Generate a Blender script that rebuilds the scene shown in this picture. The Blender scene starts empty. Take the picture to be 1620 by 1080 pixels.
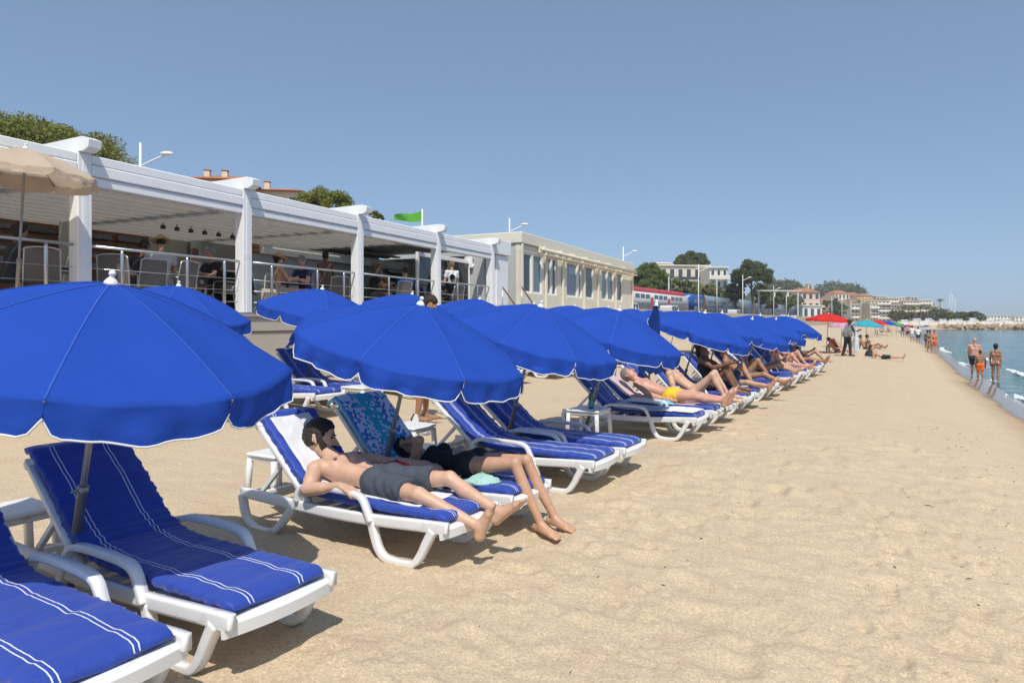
import bpy, math, random
import numpy as np
from mathutils import Matrix, Vector, Euler

random.seed(11); RNG = np.random.default_rng(11)
scene = bpy.context.scene
COL = scene.collection
R = math.radians

# ------------------------------------------------------------------ camera, sky, sun
CAM_H = 1.65; F = 1080.0; HZ = 509.0            # eye height, focal length and horizon row in photo pixels (1620 wide)
cam = bpy.data.cameras.new('camera'); cam_o = bpy.data.objects.new('camera', cam); COL.objects.link(cam_o)
cam.lens = 24.0; cam.sensor_width = 36.0; cam.clip_start = 0.05; cam.clip_end = 9000.0
cam.shift_y = -(540.0 - HZ) / 1620.0
cam_o.location = (0, 0, CAM_H); cam_o.rotation_euler = (R(90), 0, 0)
scene.camera = cam_o

SUN_EL = R(57.0); SUN_DIR = Vector((0.10, -0.995, 0)).normalized()     # horizontal direction towards the sun
world = bpy.data.worlds.new('World'); scene.world = world; world.use_nodes = True
wn = world.node_tree.nodes; wl = world.node_tree.links
bg = wn['Background']; sky = wn.new('ShaderNodeTexSky'); sky.sky_type = 'NISHITA'
sky.sun_disc = False; sky.sun_elevation = SUN_EL
sky.sun_rotation = math.atan2(SUN_DIR.x, SUN_DIR.y)
sky.air_density = 0.5; sky.dust_density = 1.0; sky.ozone_density = 5.0; sky.altitude = 0
gam = wn.new('ShaderNodeGamma'); gam.inputs['Gamma'].default_value = .48          # hazy summer sky: a flat, even gradient
mul = wn.new('ShaderNodeMix'); mul.data_type = 'RGBA'; mul.blend_type = 'MULTIPLY'; mul.inputs['Factor'].default_value = 1.0; mul.inputs['B'].default_value = (1.76, 2.12, 2.38, 1)
wl.new(sky.outputs[0], gam.inputs['Color']); wl.new(gam.outputs[0], mul.inputs['A']); wl.new(mul.outputs['Result'], bg.inputs['Color'])
bg.inputs['Strength'].default_value = 0.14
sun = bpy.data.lights.new('sun', 'SUN'); sun.energy = 4.2; sun.angle = R(0.6); sun.color = (1.0, 0.95, 0.87)
sun_o = bpy.data.objects.new('sun', sun); COL.objects.link(sun_o)
sv = Vector((SUN_DIR.x * math.cos(SUN_EL), SUN_DIR.y * math.cos(SUN_EL), math.sin(SUN_EL)))
sun_o.rotation_euler = sv.to_track_quat('Z', 'Y').to_euler(); sun_o.location = (0, -20, 40)
scene.view_settings.view_transform = 'Standard'; scene.view_settings.look = 'None'
scene.view_settings.exposure = 0.0; scene.view_settings.gamma = 1.0; scene.view_settings.use_curve_mapping = False
scene.cycles.use_denoising = True; scene.cycles.use_adaptive_sampling = True; scene.cycles.adaptive_threshold = .02
scene.cycles.max_bounces = 7; scene.cycles.transparent_max_bounces = 12

# ------------------------------------------------------------------ frames of the place
U = np.array([.5145, .8575, 0]); V = np.array([.8575, -.5145, 0])    # along the lounger row / towards the sea
ALPHA = math.atan2(-.5145, .8575)
def P(s, t, z=0.0): return (U[0]*s + V[0]*t, U[1]*s + V[1]*t, z)
def at(px, py, Y): return ((px - 810.0) / F * Y, Y, CAM_H + (HZ - py) / F * Y)
def st(x, y): return (U[0]*x + U[1]*y, V[0]*x + V[1]*y)

# ------------------------------------------------------------------ materials
MATS = {}
def new_mat(name):
    m = bpy.data.materials.new(name); m.use_nodes = True; MATS[name] = m
    return m, m.node_tree.nodes, m.node_tree.links, m.node_tree.nodes['Principled BSDF']
def mat(name, col, rough=.6, var=.10, scale=6.0, bump=0.0, bscale=60.0, metal=0.0, spec=.5, sss=0.0, trans=0.0, detail=4.0, dirt=None):
    if name in MATS: return MATS[name]
    m, n, l, b = new_mat(name)
    b.inputs['Roughness'].default_value = rough; b.inputs['Metallic'].default_value = metal
    b.inputs['Specular IOR Level'].default_value = spec
    tc = n.new('ShaderNodeTexCoord')
    no = n.new('ShaderNodeTexNoise'); no.inputs['Scale'].default_value = scale; no.inputs['Detail'].default_value = detail
    l.new(tc.outputs['Object'], no.inputs['Vector'])
    mx = n.new('ShaderNodeMix'); mx.data_type = 'RGBA'
    lo = [c*(1-var) for c in col]; hi = [min(1, c*(1+var)) for c in col]
    mx.inputs['A'].default_value = (*lo, 1); mx.inputs['B'].default_value = (*hi, 1)
    l.new(no.outputs['Fac'], mx.inputs['Factor'])
    out = mx.outputs['Result']
    if dirt:
        n2 = n.new('ShaderNodeTexNoise'); n2.inputs['Scale'].default_value = dirt[1]; n2.inputs['Detail'].default_value = 6
        l.new(tc.outputs['Object'], n2.inputs['Vector'])
        rp = n.new('ShaderNodeValToRGB'); rp.color_ramp.elements[0].position = dirt[2]; rp.color_ramp.elements[1].position = dirt[2]+.15
        l.new(n2.outputs['Fac'], rp.inputs['Fac'])
        m2 = n.new('ShaderNodeMix'); m2.data_type = 'RGBA'; m2.inputs['B'].default_value = (*dirt[0], 1)
        l.new(out, m2.inputs['A']); l.new(rp.outputs['Color'], m2.inputs['Factor']); out = m2.outputs['Result']
    l.new(out, b.inputs['Base Color'])
    if sss: b.inputs['Subsurface Weight'].default_value = sss; b.inputs['Subsurface Radius'].default_value = (.02, .008, .005); b.inputs['Subsurface Scale'].default_value = 1.0
    if bump:
        nb = n.new('ShaderNodeTexNoise'); nb.inputs['Scale'].default_value = bscale; nb.inputs['Detail'].default_value = 4
        l.new(tc.outputs['Object'], nb.inputs['Vector'])
        bp = n.new('ShaderNodeBump'); bp.inputs['Strength'].default_value = bump; bp.inputs['Distance'].default_value = .02
        l.new(nb.outputs['Fac'], bp.inputs['Height']); l.new(bp.outputs['Normal'], b.inputs['Normal'])
    if trans:
        tr = n.new('ShaderNodeBsdfTranslucent'); l.new(out, tr.inputs['Color'])
        ms = n.new('ShaderNodeMixShader'); ms.inputs[0].default_value = trans
        o = n['Material Output']; l.new(b.outputs[0], ms.inputs[1]); l.new(tr.outputs[0], ms.inputs[2]); l.new(ms.outputs[0], o.inputs['Surface'])
    return m
def glass_mat(name, col, rough=.05):
    if name in MATS: return MATS[name]
    m, n, l, b = new_mat(name)
    b.inputs['Base Color'].default_value = (*col, 1); b.inputs['Roughness'].default_value = rough
    b.inputs['Specular IOR Level'].default_value = .8
    return m

# ------------------------------------------------------------------ mesh building
class MB:
    def __init__(s): s.v = []; s.f = []; s.uv = None
    def add(s, verts, faces):
        o = len(s.v); s.v += [tuple(map(float, p)) for p in verts]; s.f += [tuple(o+i for i in f) for f in faces]; return s
    def box(s, a, b):
        x0, y0, z0 = a; x1, y1, z1 = b
        vs = [(x0,y0,z0),(x1,y0,z0),(x1,y1,z0),(x0,y1,z0),(x0,y0,z1),(x1,y0,z1),(x1,y1,z1),(x0,y1,z1)]
        return s.add(vs, [(0,3,2,1),(4,5,6,7),(0,1,5,4),(1,2,6,5),(2,3,7,6),(3,0,4,7)])
    def rbox(s, a, b, e=.01):                       # box with chamfered edges
        a = np.array(a, float); b = np.array(b, float); c = (a+b)/2; h = (b-a)/2; e = min(e, *(h*.9))
        vs = []; idx = {}
        for sx in (-1,1):
            for sy in (-1,1):
                for sz in (-1,1):
                    sg = np.array((sx,sy,sz))
                    for ax in range(3):
                        p = h.copy() - e; p[ax] = h[ax]; idx[(sx,sy,sz,ax)] = len(vs); vs.append(c + sg*p)
        fs = []
        for ax in range(3):
            o1, o2 = [i for i in range(3) if i != ax]
            for sg in (-1,1):
                q = []
                for (p1,p2) in ((-1,-1),(1,-1),(1,1),(-1,1)):
                    k = [0,0,0]; k[ax] = sg; k[o1] = p1; k[o2] = p2; q.append(idx[(*k, ax)])
                fs.append(tuple(q))
            for p1 in (-1,1):
                for p2 in (-1,1):
                    k0 = [0,0,0]; k1 = [0,0,0]; k0[ax] = -1; k1[ax] = 1
                    for k in (k0,k1): k[o1] = p1; k[o2] = p2
                    fs.append((idx[(*k0,o1)], idx[(*k1,o1)], idx[(*k1,o2)], idx[(*k0,o2)]))
        for sx in (-1,1):
            for sy in (-1,1):
                for sz in (-1,1): fs.append(tuple(idx[(sx,sy,sz,k)] for k in range(3)))
        return s.add(vs, fs)
    def tube(s, pts, r, n=8, cap=True, closed=False):
        pts = [np.array(p, float) for p in pts]; m = len(pts)
        rr = r if hasattr(r, '__len__') else [r]*m
        vs = []; fs = []; prev = None
        for i, p in enumerate(pts):
            t = pts[(i+1) % m if closed else min(i+1, m-1)] - pts[(i-1) % m if closed else max(i-1, 0)]
            t = t/(np.linalg.norm(t)+1e-9)
            if prev is None:
                a = np.array((0,0,1.)) if abs(t[2]) < .9 else np.array((1.,0,0)); a = np.cross(t, a)
            else: a = prev - t*np.dot(prev, t)
            a /= np.linalg.norm(a)+1e-9; prev = a; b = np.cross(t, a)
            for k in range(n):
                w = 2*math.pi*k/n; vs.append(p + rr[i]*(a*math.cos(w)+b*math.sin(w)))
        seg = m if closed else m-1
        for i in range(seg):
            for k in range(n):
                i2 = (i+1) % m; fs.append((i*n+k, i*n+(k+1)%n, i2*n+(k+1)%n, i2*n+k))
        if cap and not closed: fs.append(tuple(range(n))[::-1]); fs.append(tuple((m-1)*n+k for k in range(n)))
        return s.add(vs, fs)
    def ribbon(s, pts, w, h, axis=(0,1,0), closed=False, e=.25):
        """sweep a rounded rectangle (w along axis, h across) along pts"""
        pts = [np.array(p, float) for p in pts]; m = len(pts); ax = np.array(axis, float); vs = []; fs = []
        prof = []
        for cx, cy in ((1,1),(-1,1),(-1,-1),(1,-1)):
            for q in ((1,1-e*1.6) , (1-e*w_h(w,h), 1)):
                prof.append((cx*q[0], cy*q[1]))
        order = [0,1,3,2,4,5,7,6]; prof = [prof[i] for i in order]; n = 8
        for i, p in enumerate(pts):
            t = pts[(i+1) % m if closed else min(i+1, m-1)] - pts[(i-1) % m if closed else max(i-1, 0)]
            t /= np.linalg.norm(t)+1e-9; nn = np.cross(ax, t); nn /= np.linalg.norm(nn)+1e-9
            ww = w[i] if hasattr(w, '__len__') else w; hh = h[i] if hasattr(h, '__len__') else h
            for a, b in prof: vs.append(p + ax*a*ww/2 + nn*b*hh/2)
        for i in range(m if closed else m-1):
            for k in range(n):
                i2 = (i+1) % m; fs.append((i*n+k, i*n+(k+1)%n, i2*n+(k+1)%n, i2*n+k))
        if not closed: fs.append(tuple(range(n))[::-1]); fs.append(tuple((m-1)*n+k for k in range(n)))
        return s.add(vs, fs)
    def lathe(s, prof, n=16, c=(0,0,0)):
        vs = []; fs = []
        for r, z in prof:
            for k in range(n): vs.append((c[0]+r*math.cos(2*math.pi*k/n), c[1]+r*math.sin(2*math.pi*k/n), c[2]+z))
        for i in range(len(prof)-1):
            for k in range(n): fs.append((i*n+k, i*n+(k+1)%n, (i+1)*n+(k+1)%n, (i+1)*n+k))
        fs.append(tuple(range(n))[::-1]); fs.append(tuple((len(prof)-1)*n+k for k in range(n)))
        return s.add(vs, fs)
    def prism(s, poly, y0, y1):                      # polygon in xz extruded along y
        n = len(poly); vs = [(x,y0,z) for x,z in poly] + [(x,y1,z) for x,z in poly]
        return s.add(vs, [tuple(range(n)), tuple(range(2*n-1, n-1, -1))] + [(i, i+n, (i+1)%n+n, (i+1)%n) for i in range(n)])
    def mesh(s, name, m=None, smooth=False):
        me = bpy.data.meshes.new(name); me.from_pydata(s.v, [], s.f); fix(me, smooth)
        if m: me.materials.append(m)
        return me
    def build(s, name, m, parent=None, smooth=False): return obj(name, s.mesh(name, m, smooth), parent)
def w_h(w, h): return .35
import bmesh
def fix(me, smooth=False):
    bm = bmesh.new(); bm.from_mesh(me); bmesh.ops.recalc_face_normals(bm, faces=bm.faces[:]); bm.to_mesh(me); bm.free()
    if smooth: me.polygons.foreach_set('use_smooth', [True]*len(me.polygons))
def np_mesh(name, verts, quads, m=None, smooth=True, uv=None):
    me = bpy.data.meshes.new(name); nv = len(verts); nf = len(quads); k = quads.shape[1]
    me.vertices.add(nv); me.vertices.foreach_set('co', np.asarray(verts, np.float32).ravel())
    me.loops.add(nf*k); me.loops.foreach_set('vertex_index', np.asarray(quads, np.int32).ravel())
    me.polygons.add(nf); me.polygons.foreach_set('loop_start', np.arange(0, nf*k, k, dtype=np.int32))
    if smooth: me.polygons.foreach_set('use_smooth', np.ones(nf, bool))
    me.update(calc_edges=True)
    if uv is not None:
        ul = me.uv_layers.new(name='UVMap'); ul.data.foreach_set('uv', np.asarray(uv, np.float32)[np.asarray(quads).ravel()].ravel())
    if m: me.materials.append(m)
    return me
def grid_quads(nu, nv, wrap=False):
    i, j = np.meshgrid(np.arange(nu-1), np.arange(nv if wrap else nv-1), indexing='ij'); j2 = (j+1) % nv
    return np.stack([i*nv+j, (i+1)*nv+j, (i+1)*nv+j2, i*nv+j2], -1).reshape(-1, 4)
def obj(name, me, parent=None):
    o = bpy.data.objects.new(name, me); COL.objects.link(o)
    if parent is not None: o.parent = parent
    return o
def tag(o, label=None, cat=None, group=None, kind=None):
    if label: o['label'] = label
    if cat: o['category'] = cat
    if group: o['group'] = group
    if kind: o['kind'] = kind
    return o
def empty(name, loc=(0,0,0), rz=0, label=None, cat=None, group=None):
    o = bpy.data.objects.new(name, None); COL.objects.link(o); o.location = loc; o.rotation_euler = (0,0,rz); o.empty_display_size = .1
    return tag(o, label, cat, group)
def copy_tree(o, parent=None):
    c = o.copy(); COL.objects.link(c); c.parent = parent
    for ch in list(o.children): copy_tree(ch, c)
    return c
def smooth_path(pts, n=6, closed=False):             # Catmull-Rom
    pts = [np.array(p, float) for p in pts]; m = len(pts); out = []
    for i in range(m if closed else m-1):
        g = lambda k: pts[k % m] if closed else pts[min(max(k,0), m-1)]
        p0, p1, p2, p3 = g(i-1), g(i), g(i+1), g(i+2)
        for k in range(n):
            t = k/n; out.append(.5*((2*p1)+(-p0+p2)*t+(2*p0-5*p1+4*p2-p3)*t*t+(-p0+3*p1-3*p2+p3)*t**3))
    if not closed: out.append(pts[-1])
    return out
def vnoise(x, y, seed=0):                            # 2-D value noise, numpy
    xi = np.floor(x).astype(np.int64); yi = np.floor(y).astype(np.int64); fx = x-xi; fy = y-yi
    fx = fx*fx*(3-2*fx); fy = fy*fy*(3-2*fy)
    def hsh(a, b):
        n = (a*374761393 + b*668265263 + seed*974711) & 0x7fffffff
        n = ((n ^ (n >> 13))*1274126177) & 0x7fffffff
        return ((n ^ (n >> 16)) & 0xffff)/65535.0
    return (hsh(xi,yi)*(1-fx)+hsh(xi+1,yi)*fx)*(1-fy) + (hsh(xi,yi+1)*(1-fx)+hsh(xi+1,yi+1)*fx)*fy
def fbm(x, y, oct=4, seed=0):
    r = 0; a = 1; tot = 0
    for o in range(oct): r = r + a*(vnoise(x*2**o, y*2**o, seed+o)-.5); tot += a; a *= .5
    return r/tot*2
ORD = ['first','second','third','fourth','fifth','sixth','seventh','eighth','ninth','tenth','eleventh','twelfth','thirteenth','fourteenth','fifteenth','sixteenth']

# ------------------------------------------------------------------ ground: one sheet of sand and land, and the sea
SHORE = np.array([P(-60,3.2)[:2], P(18,3.2)[:2], P(30,2.65)[:2], P(45,2.35)[:2], P(80,1.4)[:2], P(120,-.3)[:2], P(160,-2.5)[:2], P(200,-4.5)[:2], P(232,-3)[:2],
                  (132,216), (150,226), (190,232), (260,236), (700,260), (4000,500)])
def shore_dist(x, y):
    best = np.full(x.shape, 1e9); sgn = np.ones(x.shape)
    for (ax, ay), (bx, by) in zip(SHORE[:-1], SHORE[1:]):
        dx, dy = bx-ax, by-ay; h = np.clip(((x-ax)*dx+(y-ay)*dy)/(dx*dx+dy*dy), 0, 1)
        ex, ey = x-ax-h*dx, y-ay-h*dy; d = np.hypot(ex, ey); cr = dx*ey-dy*ex
        u = d < best-1e-6; best = np.where(u, d, best); sgn = np.where(u, np.where(cr >= 0, 1, -1), sgn)
    return best*sgn
SEA_Z = -.95
PD = np.array([-300,-40,-6,-1, 0,  .8, 1.6, 2.6, 3.8, 5.4, 7.6, 9.6, 12, 16, 25, 60, 400, 3000]); PZ = np.array([-9,-4,-1.7,-1.10,-.95,-.80,-.61,-.36,-.16,-.025,.014,.09,.27,.42,.6,.9,2.5,6])
def ground_z(x, y): return np.interp(shore_dist(np.asarray(x, float), np.asarray(y, float)), PD, PZ)
def gz(s, t): p = P(s, t); return float(ground_z(np.array([p[0]]), np.array([p[1]]))[0])
def spaced(segs):
    out = [segs[0][0]]
    for a, b, st_ in segs: n = max(1, int(round((b-a)/st_))); out += list(a + (b-a)*np.arange(1, n+1)/n)
    return np.array(out)
gs = spaced([(-60,0,6),(0,1.4,.2),(1.4,7,.024),(7,12,.06),(12,30,.2),(30,80,1.),(80,300,4),(300,800,25),(800,1300,100)])
gt = spaced([(-1000,-400,150),(-400,-60,20),(-60,-16,2.),(-16,-7,.2),(-7,-5,.06),(-5,1.6,.024),(1.6,4,.12),(4,12,.8),(12,180,6),(180,1000,80)])
S_, T_ = np.meshgrid(gs, gt, indexing='ij'); X_ = U[0]*S_+V[0]*T_; Y_ = U[1]*S_+V[1]*T_
D_ = shore_dist(X_, Y_); Z_ = np.interp(D_, PD, PZ)
near = np.clip((40-np.hypot(X_, Y_))/25, 0, 1); dry = np.clip((D_-.6)/1.6, 0, 1)
def bumps(n, seed, r0, r1, depth, s0, s1, t0, t1, asp=1.0):
    """footprints and scuffs: dents with a raised rim"""
    rg = np.random.default_rng(seed); Zb = np.zeros_like(Z_)
    for _ in range(n):
        s = rg.uniform(s0, s1); t = rg.uniform(t0, t1); r = rg.uniform(r0, r1); a = rg.uniform(0, math.pi)
        i0, i1 = np.searchsorted(gs, (s-3*r*asp, s+3*r*asp)); j0, j1 = np.searchsorted(gt, (t-3*r*asp, t+3*r*asp))
        if i1 <= i0 or j1 <= j0: continue
        ds = S_[i0:i1,j0:j1]-s; dt = T_[i0:i1,j0:j1]-t; c, q = math.cos(a), math.sin(a)
        e = ((ds*c+dt*q)/asp)**2 + (-ds*q+dt*c)**2; e = e/(r*r)*(1+.55*fbm(ds/r*.8+s*7, dt/r*.8+t*5, 2, 3))
        Zb[i0:i1,j0:j1] += depth*rg.uniform(.5,1.2)*(-np.exp(-e*1.4)*1.3 + .75*np.exp(-(np.sqrt(e)-1.25)**2*5))
    return Zb
rel =   .012*fbm(X_*1.3, Y_*1.3, 3, 3) + .008*fbm(X_*4.5+.3*fbm(X_*3,Y_*3,2,5), Y_*7, 4, 9) + .0032*fbm(X_*26, Y_*26, 2, 21)
rel = rel + bumps(420, 5, .04, .10, .007, 1, 14, -6.5, 1.9, 2.4) + bumps(2300, 6, .014, .042, .0075, 1, 9, -5, 1.6, 1.5) + bumps(300, 62, .07, .17, .017, 1, 12, -2.7, 1.5, 1.6) + bumps(480, 61, .02, .06, .015, 1.6, 9, -.4, 1.7, 2.2)
rel = rel + bumps(170, 8, .035, .08, .0085, 2.4, 9, -2.7, -1.2, 1.6) + bumps(240, 18, .08, .16, .010, 7, 24, -12, 2, 1.5)
Z_ = Z_ + rel*near*dry + .02*fbm(X_*.5, Y_*.5, 2, 33)*np.clip((D_-.3)/3, 0, 1)

m, n, l, b = new_mat('sand')
geo = n.new('ShaderNodeNewGeometry'); sep = n.new('ShaderNodeSeparateXYZ'); l.new(geo.outputs['Position'], sep.inputs[0])
def _noise(scale, detail=4, rough=.55):
    q = n.new('ShaderNodeTexNoise'); q.inputs['Scale'].default_value = scale; q.inputs['Detail'].default_value = detail; q.inputs['Roughness'].default_value = rough
    l.new(geo.outputs['Position'], q.inputs['Vector']); return q
def _mix(a, bb, fac, mode='MIX'):
    q = n.new('ShaderNodeMix'); q.data_type = 'RGBA'; q.blend_type = mode
    for nm, vv in (('A', a), ('B', bb)):
        if isinstance(vv, tuple): q.inputs[nm].default_value = (*vv, 1)
        else: l.new(vv, q.inputs[nm])
    if isinstance(fac, float): q.inputs['Factor'].default_value = fac
    else: l.new(fac, q.inputs['Factor'])
    return q.outputs['Result']
def _ramp(src, a, bb, c0=(0,0,0), c1=(1,1,1)):
    q = n.new('ShaderNodeValToRGB'); q.color_ramp.elements[0].position = a; q.color_ramp.elements[1].position = bb
    q.color_ramp.elements[0].color = (*c0,1); q.color_ramp.elements[1].color = (*c1,1); l.new(src, q.inputs['Fac']); return q.outputs['Color']
c = _mix((.485,.375,.248), (.555,.445,.304), _noise(.9, 6).outputs['Fac'])
c = _mix(c, (.50,.375,.255), _ramp(_noise(3.2, 4).outputs['Fac'], .52, .72))
gr = _noise(95, 4, .75); c = _mix(c, (.26,.19,.125), _ramp(gr.outputs['Fac'], .55, .78))
gr2 = _noise(75, 3, .7); c = _mix(c, (.74,.62,.45), _ramp(gr2.outputs['Fac'], .56, .76))
gr3 = _noise(22, 5, .7); c = _mix(c, (.36,.265,.175), _ramp(gr3.outputs['Fac'], .60, .80))
g5 = _noise(58, 6, .82); mr5 = n.new('ShaderNodeMapRange'); mr5.inputs['From Min'].default_value = .30; mr5.inputs['From Max'].default_value = .70; mr5.inputs['To Min'].default_value = .66; mr5.inputs['To Max'].default_value = 1.38; mr5.clamp = True; l.new(g5.outputs['Fac'], mr5.inputs['Value'])
cm5 = n.new('ShaderNodeCombineColor')
for k_ in range(3): l.new(mr5.outputs['Result'], cm5.inputs[k_])
c = _mix(c, cm5.outputs[0], 1.0, 'MULTIPLY')
# wetness follows the height above the water
wn_ = _noise(.7, 4); ma = n.new('ShaderNodeMath'); ma.operation = 'MULTIPLY_ADD'; ma.inputs[1].default_value = .22; l.new(wn_.outputs['Fac'], ma.inputs[0]); l.new(sep.outputs['Z'], ma.inputs[2])
damp = n.new('ShaderNodeMapRange'); damp.inputs['From Min'].default_value = -.42; damp.inputs['From Max'].default_value = -.66; l.new(ma.outputs[0], damp.inputs['Value'])
wet = n.new('ShaderNodeMapRange'); wet.inputs['From Min'].default_value = -.60; wet.inputs['From Max'].default_value = -.68; l.new(ma.outputs[0], wet.inputs['Value'])
c = _mix(c, (.38,.265,.165), damp.outputs['Result']); c = _mix(c, (.20,.135,.085), wet.outputs['Result'])
l.new(c, b.inputs['Base Color'])
rr_ = n.new('ShaderNodeMapRange'); rr_.inputs['To Min'].default_value = .95; rr_.inputs['To Max'].default_value = .10; l.new(wet.outputs['Result'], rr_.inputs['Value']); l.new(rr_.outputs['Result'], b.inputs['Roughness'])
b.inputs['Specular IOR Level'].default_value = .35
bs = n.new('ShaderNodeMapRange'); bs.inputs['To Min'].default_value = .52; bs.inputs['To Max'].default_value = .02; l.new(wet.outputs['Result'], bs.inputs['Value'])
add = n.new('ShaderNodeMath'); add.operation = 'MULTIPLY_ADD'; add.inputs[1].default_value = .35; l.new(gr.outputs['Fac'], add.inputs[0]); l.new(gr3.outputs['Fac'], add.inputs[2])
vor = n.new('ShaderNodeTexVoronoi'); vor.feature = 'SMOOTH_F1'; vor.inputs['Scale'].default_value = 7.5; vor.inputs['Randomness'].default_value = 1.0; l.new(geo.outputs['Position'], vor.inputs['Vector'])
ad2 = n.new('ShaderNodeMath'); ad2.operation = 'MULTIPLY_ADD'; ad2.inputs[1].default_value = .55; l.new(vor.outputs['Distance'], ad2.inputs[0]); l.new(add.outputs[0], ad2.inputs[2]); add = ad2
bp = n.new('ShaderNodeBump'); bp.inputs['Distance'].default_value = .016; l.new(bs.outputs['Result'], bp.inputs['Strength']); l.new(add.outputs[0], bp.inputs['Height']); l.new(bp.outputs['Normal'], b.inputs['Normal'])
sand = obj('sand', np_mesh('sand', np.stack([X_,Y_,Z_],-1).reshape(-1,3), grid_quads(len(gs), len(gt))[:, ::-1], MATS['sand'])); tag(sand, kind='structure')

# sea
m, n, l, b = new_mat('sea_water')
b.inputs['Base Color'].default_value = (.030,.115,.130,1); b.inputs['Roughness'].default_value = .08; b.inputs['IOR'].default_value = 1.33
geo = n.new('ShaderNodeNewGeometry'); mp = n.new('ShaderNodeMapping'); mp.inputs['Rotation'].default_value = (0,0,R(-59)); l.new(geo.outputs['Position'], mp.inputs['Vector'])
mp.inputs['Scale'].default_value = (.45,1.0,1.0)
w1 = n.new('ShaderNodeTexNoise'); w1.inputs['Scale'].default_value = 1.1; w1.inputs['Detail'].default_value = 5; w1.inputs['Roughness'].default_value = .55; l.new(mp.outputs[0], w1.inputs['Vector'])
w2 = n.new('ShaderNodeTexNoise'); w2.inputs['Scale'].default_value = .12; w2.inputs['Detail'].default_value = 3; l.new(mp.outputs[0], w2.inputs['Vector'])
mx = n.new('ShaderNodeMix'); mx.data_type = 'RGBA'; mx.inputs['A'].default_value = (.030,.115,.130,1); mx.inputs['B'].default_value = (.065,.175,.175,1); l.new(w2.outputs['Fac'], mx.inputs['Factor']); l.new(mx.outputs['Result'], b.inputs['Base Color'])
bp = n.new('ShaderNodeBump'); bp.inputs['Strength'].default_value = .9; bp.inputs['Distance'].default_value = .28; l.new(w1.outputs['Fac'], bp.inputs['Height']); l.new(bp.outputs['Normal'], b.inputs['Normal'])
ss_ = spaced([(-60,12,3),(12,60,.35),(60,140,1.2),(140,260,5),(260,1300,80)]); tt_ = spaced([(-40,-6,6),(-6,1.5,1.),(1.5,6,.12),(6,16,.5),(16,60,2),(60,260,10),(260,1000,60)])
A_, B_ = np.meshgrid(ss_, tt_, indexing='ij'); XX = U[0]*A_+V[0]*B_; YY = U[1]*A_+V[1]*B_; DD = -shore_dist(XX, YY)
wv = .045*np.sin(2*math.pi*DD/2.3 + 2.0*fbm(A_*.12, B_*.12, 2, 4))*np.clip(DD/2, 0, 1)*np.clip((60-DD)/40, 0, 1)
wv += .10*np.exp(-((DD-2.0-.5*fbm(A_*.15, B_*0, 2, 8))/.32)**2)*np.clip(.4+fbm(A_*.2, B_*0+3, 2, 12), 0, 1)
sea = obj('sea', np_mesh('sea', np.stack([XX,YY,SEA_Z+wv],-1).reshape(-1,3), grid_quads(len(ss_), len(tt_))[:, ::-1], MATS['sea_water'])); tag(sea, kind='structure')
mat('foam', (.66,.70,.72), rough=.8, var=.05, bump=.6, bscale=30)
fv = MB(); rg = random.Random(3)
for line, (off, amp, dens, a0, a1) in enumerate([(1.9,.5,.38,14,75),(.20,.30,.36,16,80),(4.6,.5,.05,18,60)]):
    for i in range(int((a1-a0)*26)):
        s = rg.uniform(a0, a1); gate = float(fbm(np.array([s*.22+line*9]), np.array([2.2*line]), 2, 14)[0])
        if gate < .45-dens: continue
        t0 = float(np.interp(s, [0,18,30,45,80],[3.2,3.2,2.65,2.35,1.4])) + off + amp*float(fbm(np.array([s*.15]), np.array([line*3.]), 2, 8)[0]) + rg.gauss(0,.07)
        r = rg.uniform(.012,.048)*(1.4 if gate > .15 else .8); c = P(s, t0, SEA_Z+.055+.03*rg.random()+(.05 if line == 0 else 0)); ln = rg.uniform(1.2,3.2); nn = 7
        vs = [(c[0],c[1],c[2]+r*.45)]
        for k in range(nn):
            a = 2*math.pi*k/nn; e = rg.uniform(.7,1.2); ds, dt = math.cos(a)*r*ln*e, math.sin(a)*r*e
            vs.append((c[0]+U[0]*ds+V[0]*dt, c[1]+U[1]*ds+V[1]*dt, c[2]-.04))
        fv.add(vs, [(0,1+k,1+(k+1)%nn) for k in range(nn)])
tag(fv.build('foam', MATS['foam'], smooth=True), 'broken white foam of small waves along the waterline', 'foam', kind='stuff')
# dry seaweed scraps near the water
mat('seaweed', (.10,.072,.045), rough=.9, var=.4, scale=30)
sw = MB(); rg = random.Random(8)
for i in range(150):
    if i < 95: s = rg.uniform(2.2, 15); t = rg.gauss(.75, .42)
    else: s = rg.uniform(2, 12); t = rg.uniform(-2.6, 1.4)
    z = gz(s, t); a = rg.gauss(1.15, .5); ln = rg.uniform(.006,.032)*(1.2 if i < 95 else .5); w = rg.uniform(.002,.005)
    c = P(s, t, z+.012); pts = []
    for k in range(4):
        f = (k/3-.5)*2*ln; q = rg.gauss(0, ln*.22)
        ds = math.cos(a)*f-math.sin(a)*q; dt = math.sin(a)*f+math.cos(a)*q; pts.append((c[0]+U[0]*ds+V[0]*dt, c[1]+U[1]*ds+V[1]*dt, c[2]+rg.uniform(-.004,.006)))
    sw.tube(pts, [w*.5,w,w,w*.4], n=4)
tag(sw.build('seaweed_scraps', MATS['seaweed']), 'dark dry scraps of seaweed strewn over the sand', 'seaweed', kind='stuff')
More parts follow.
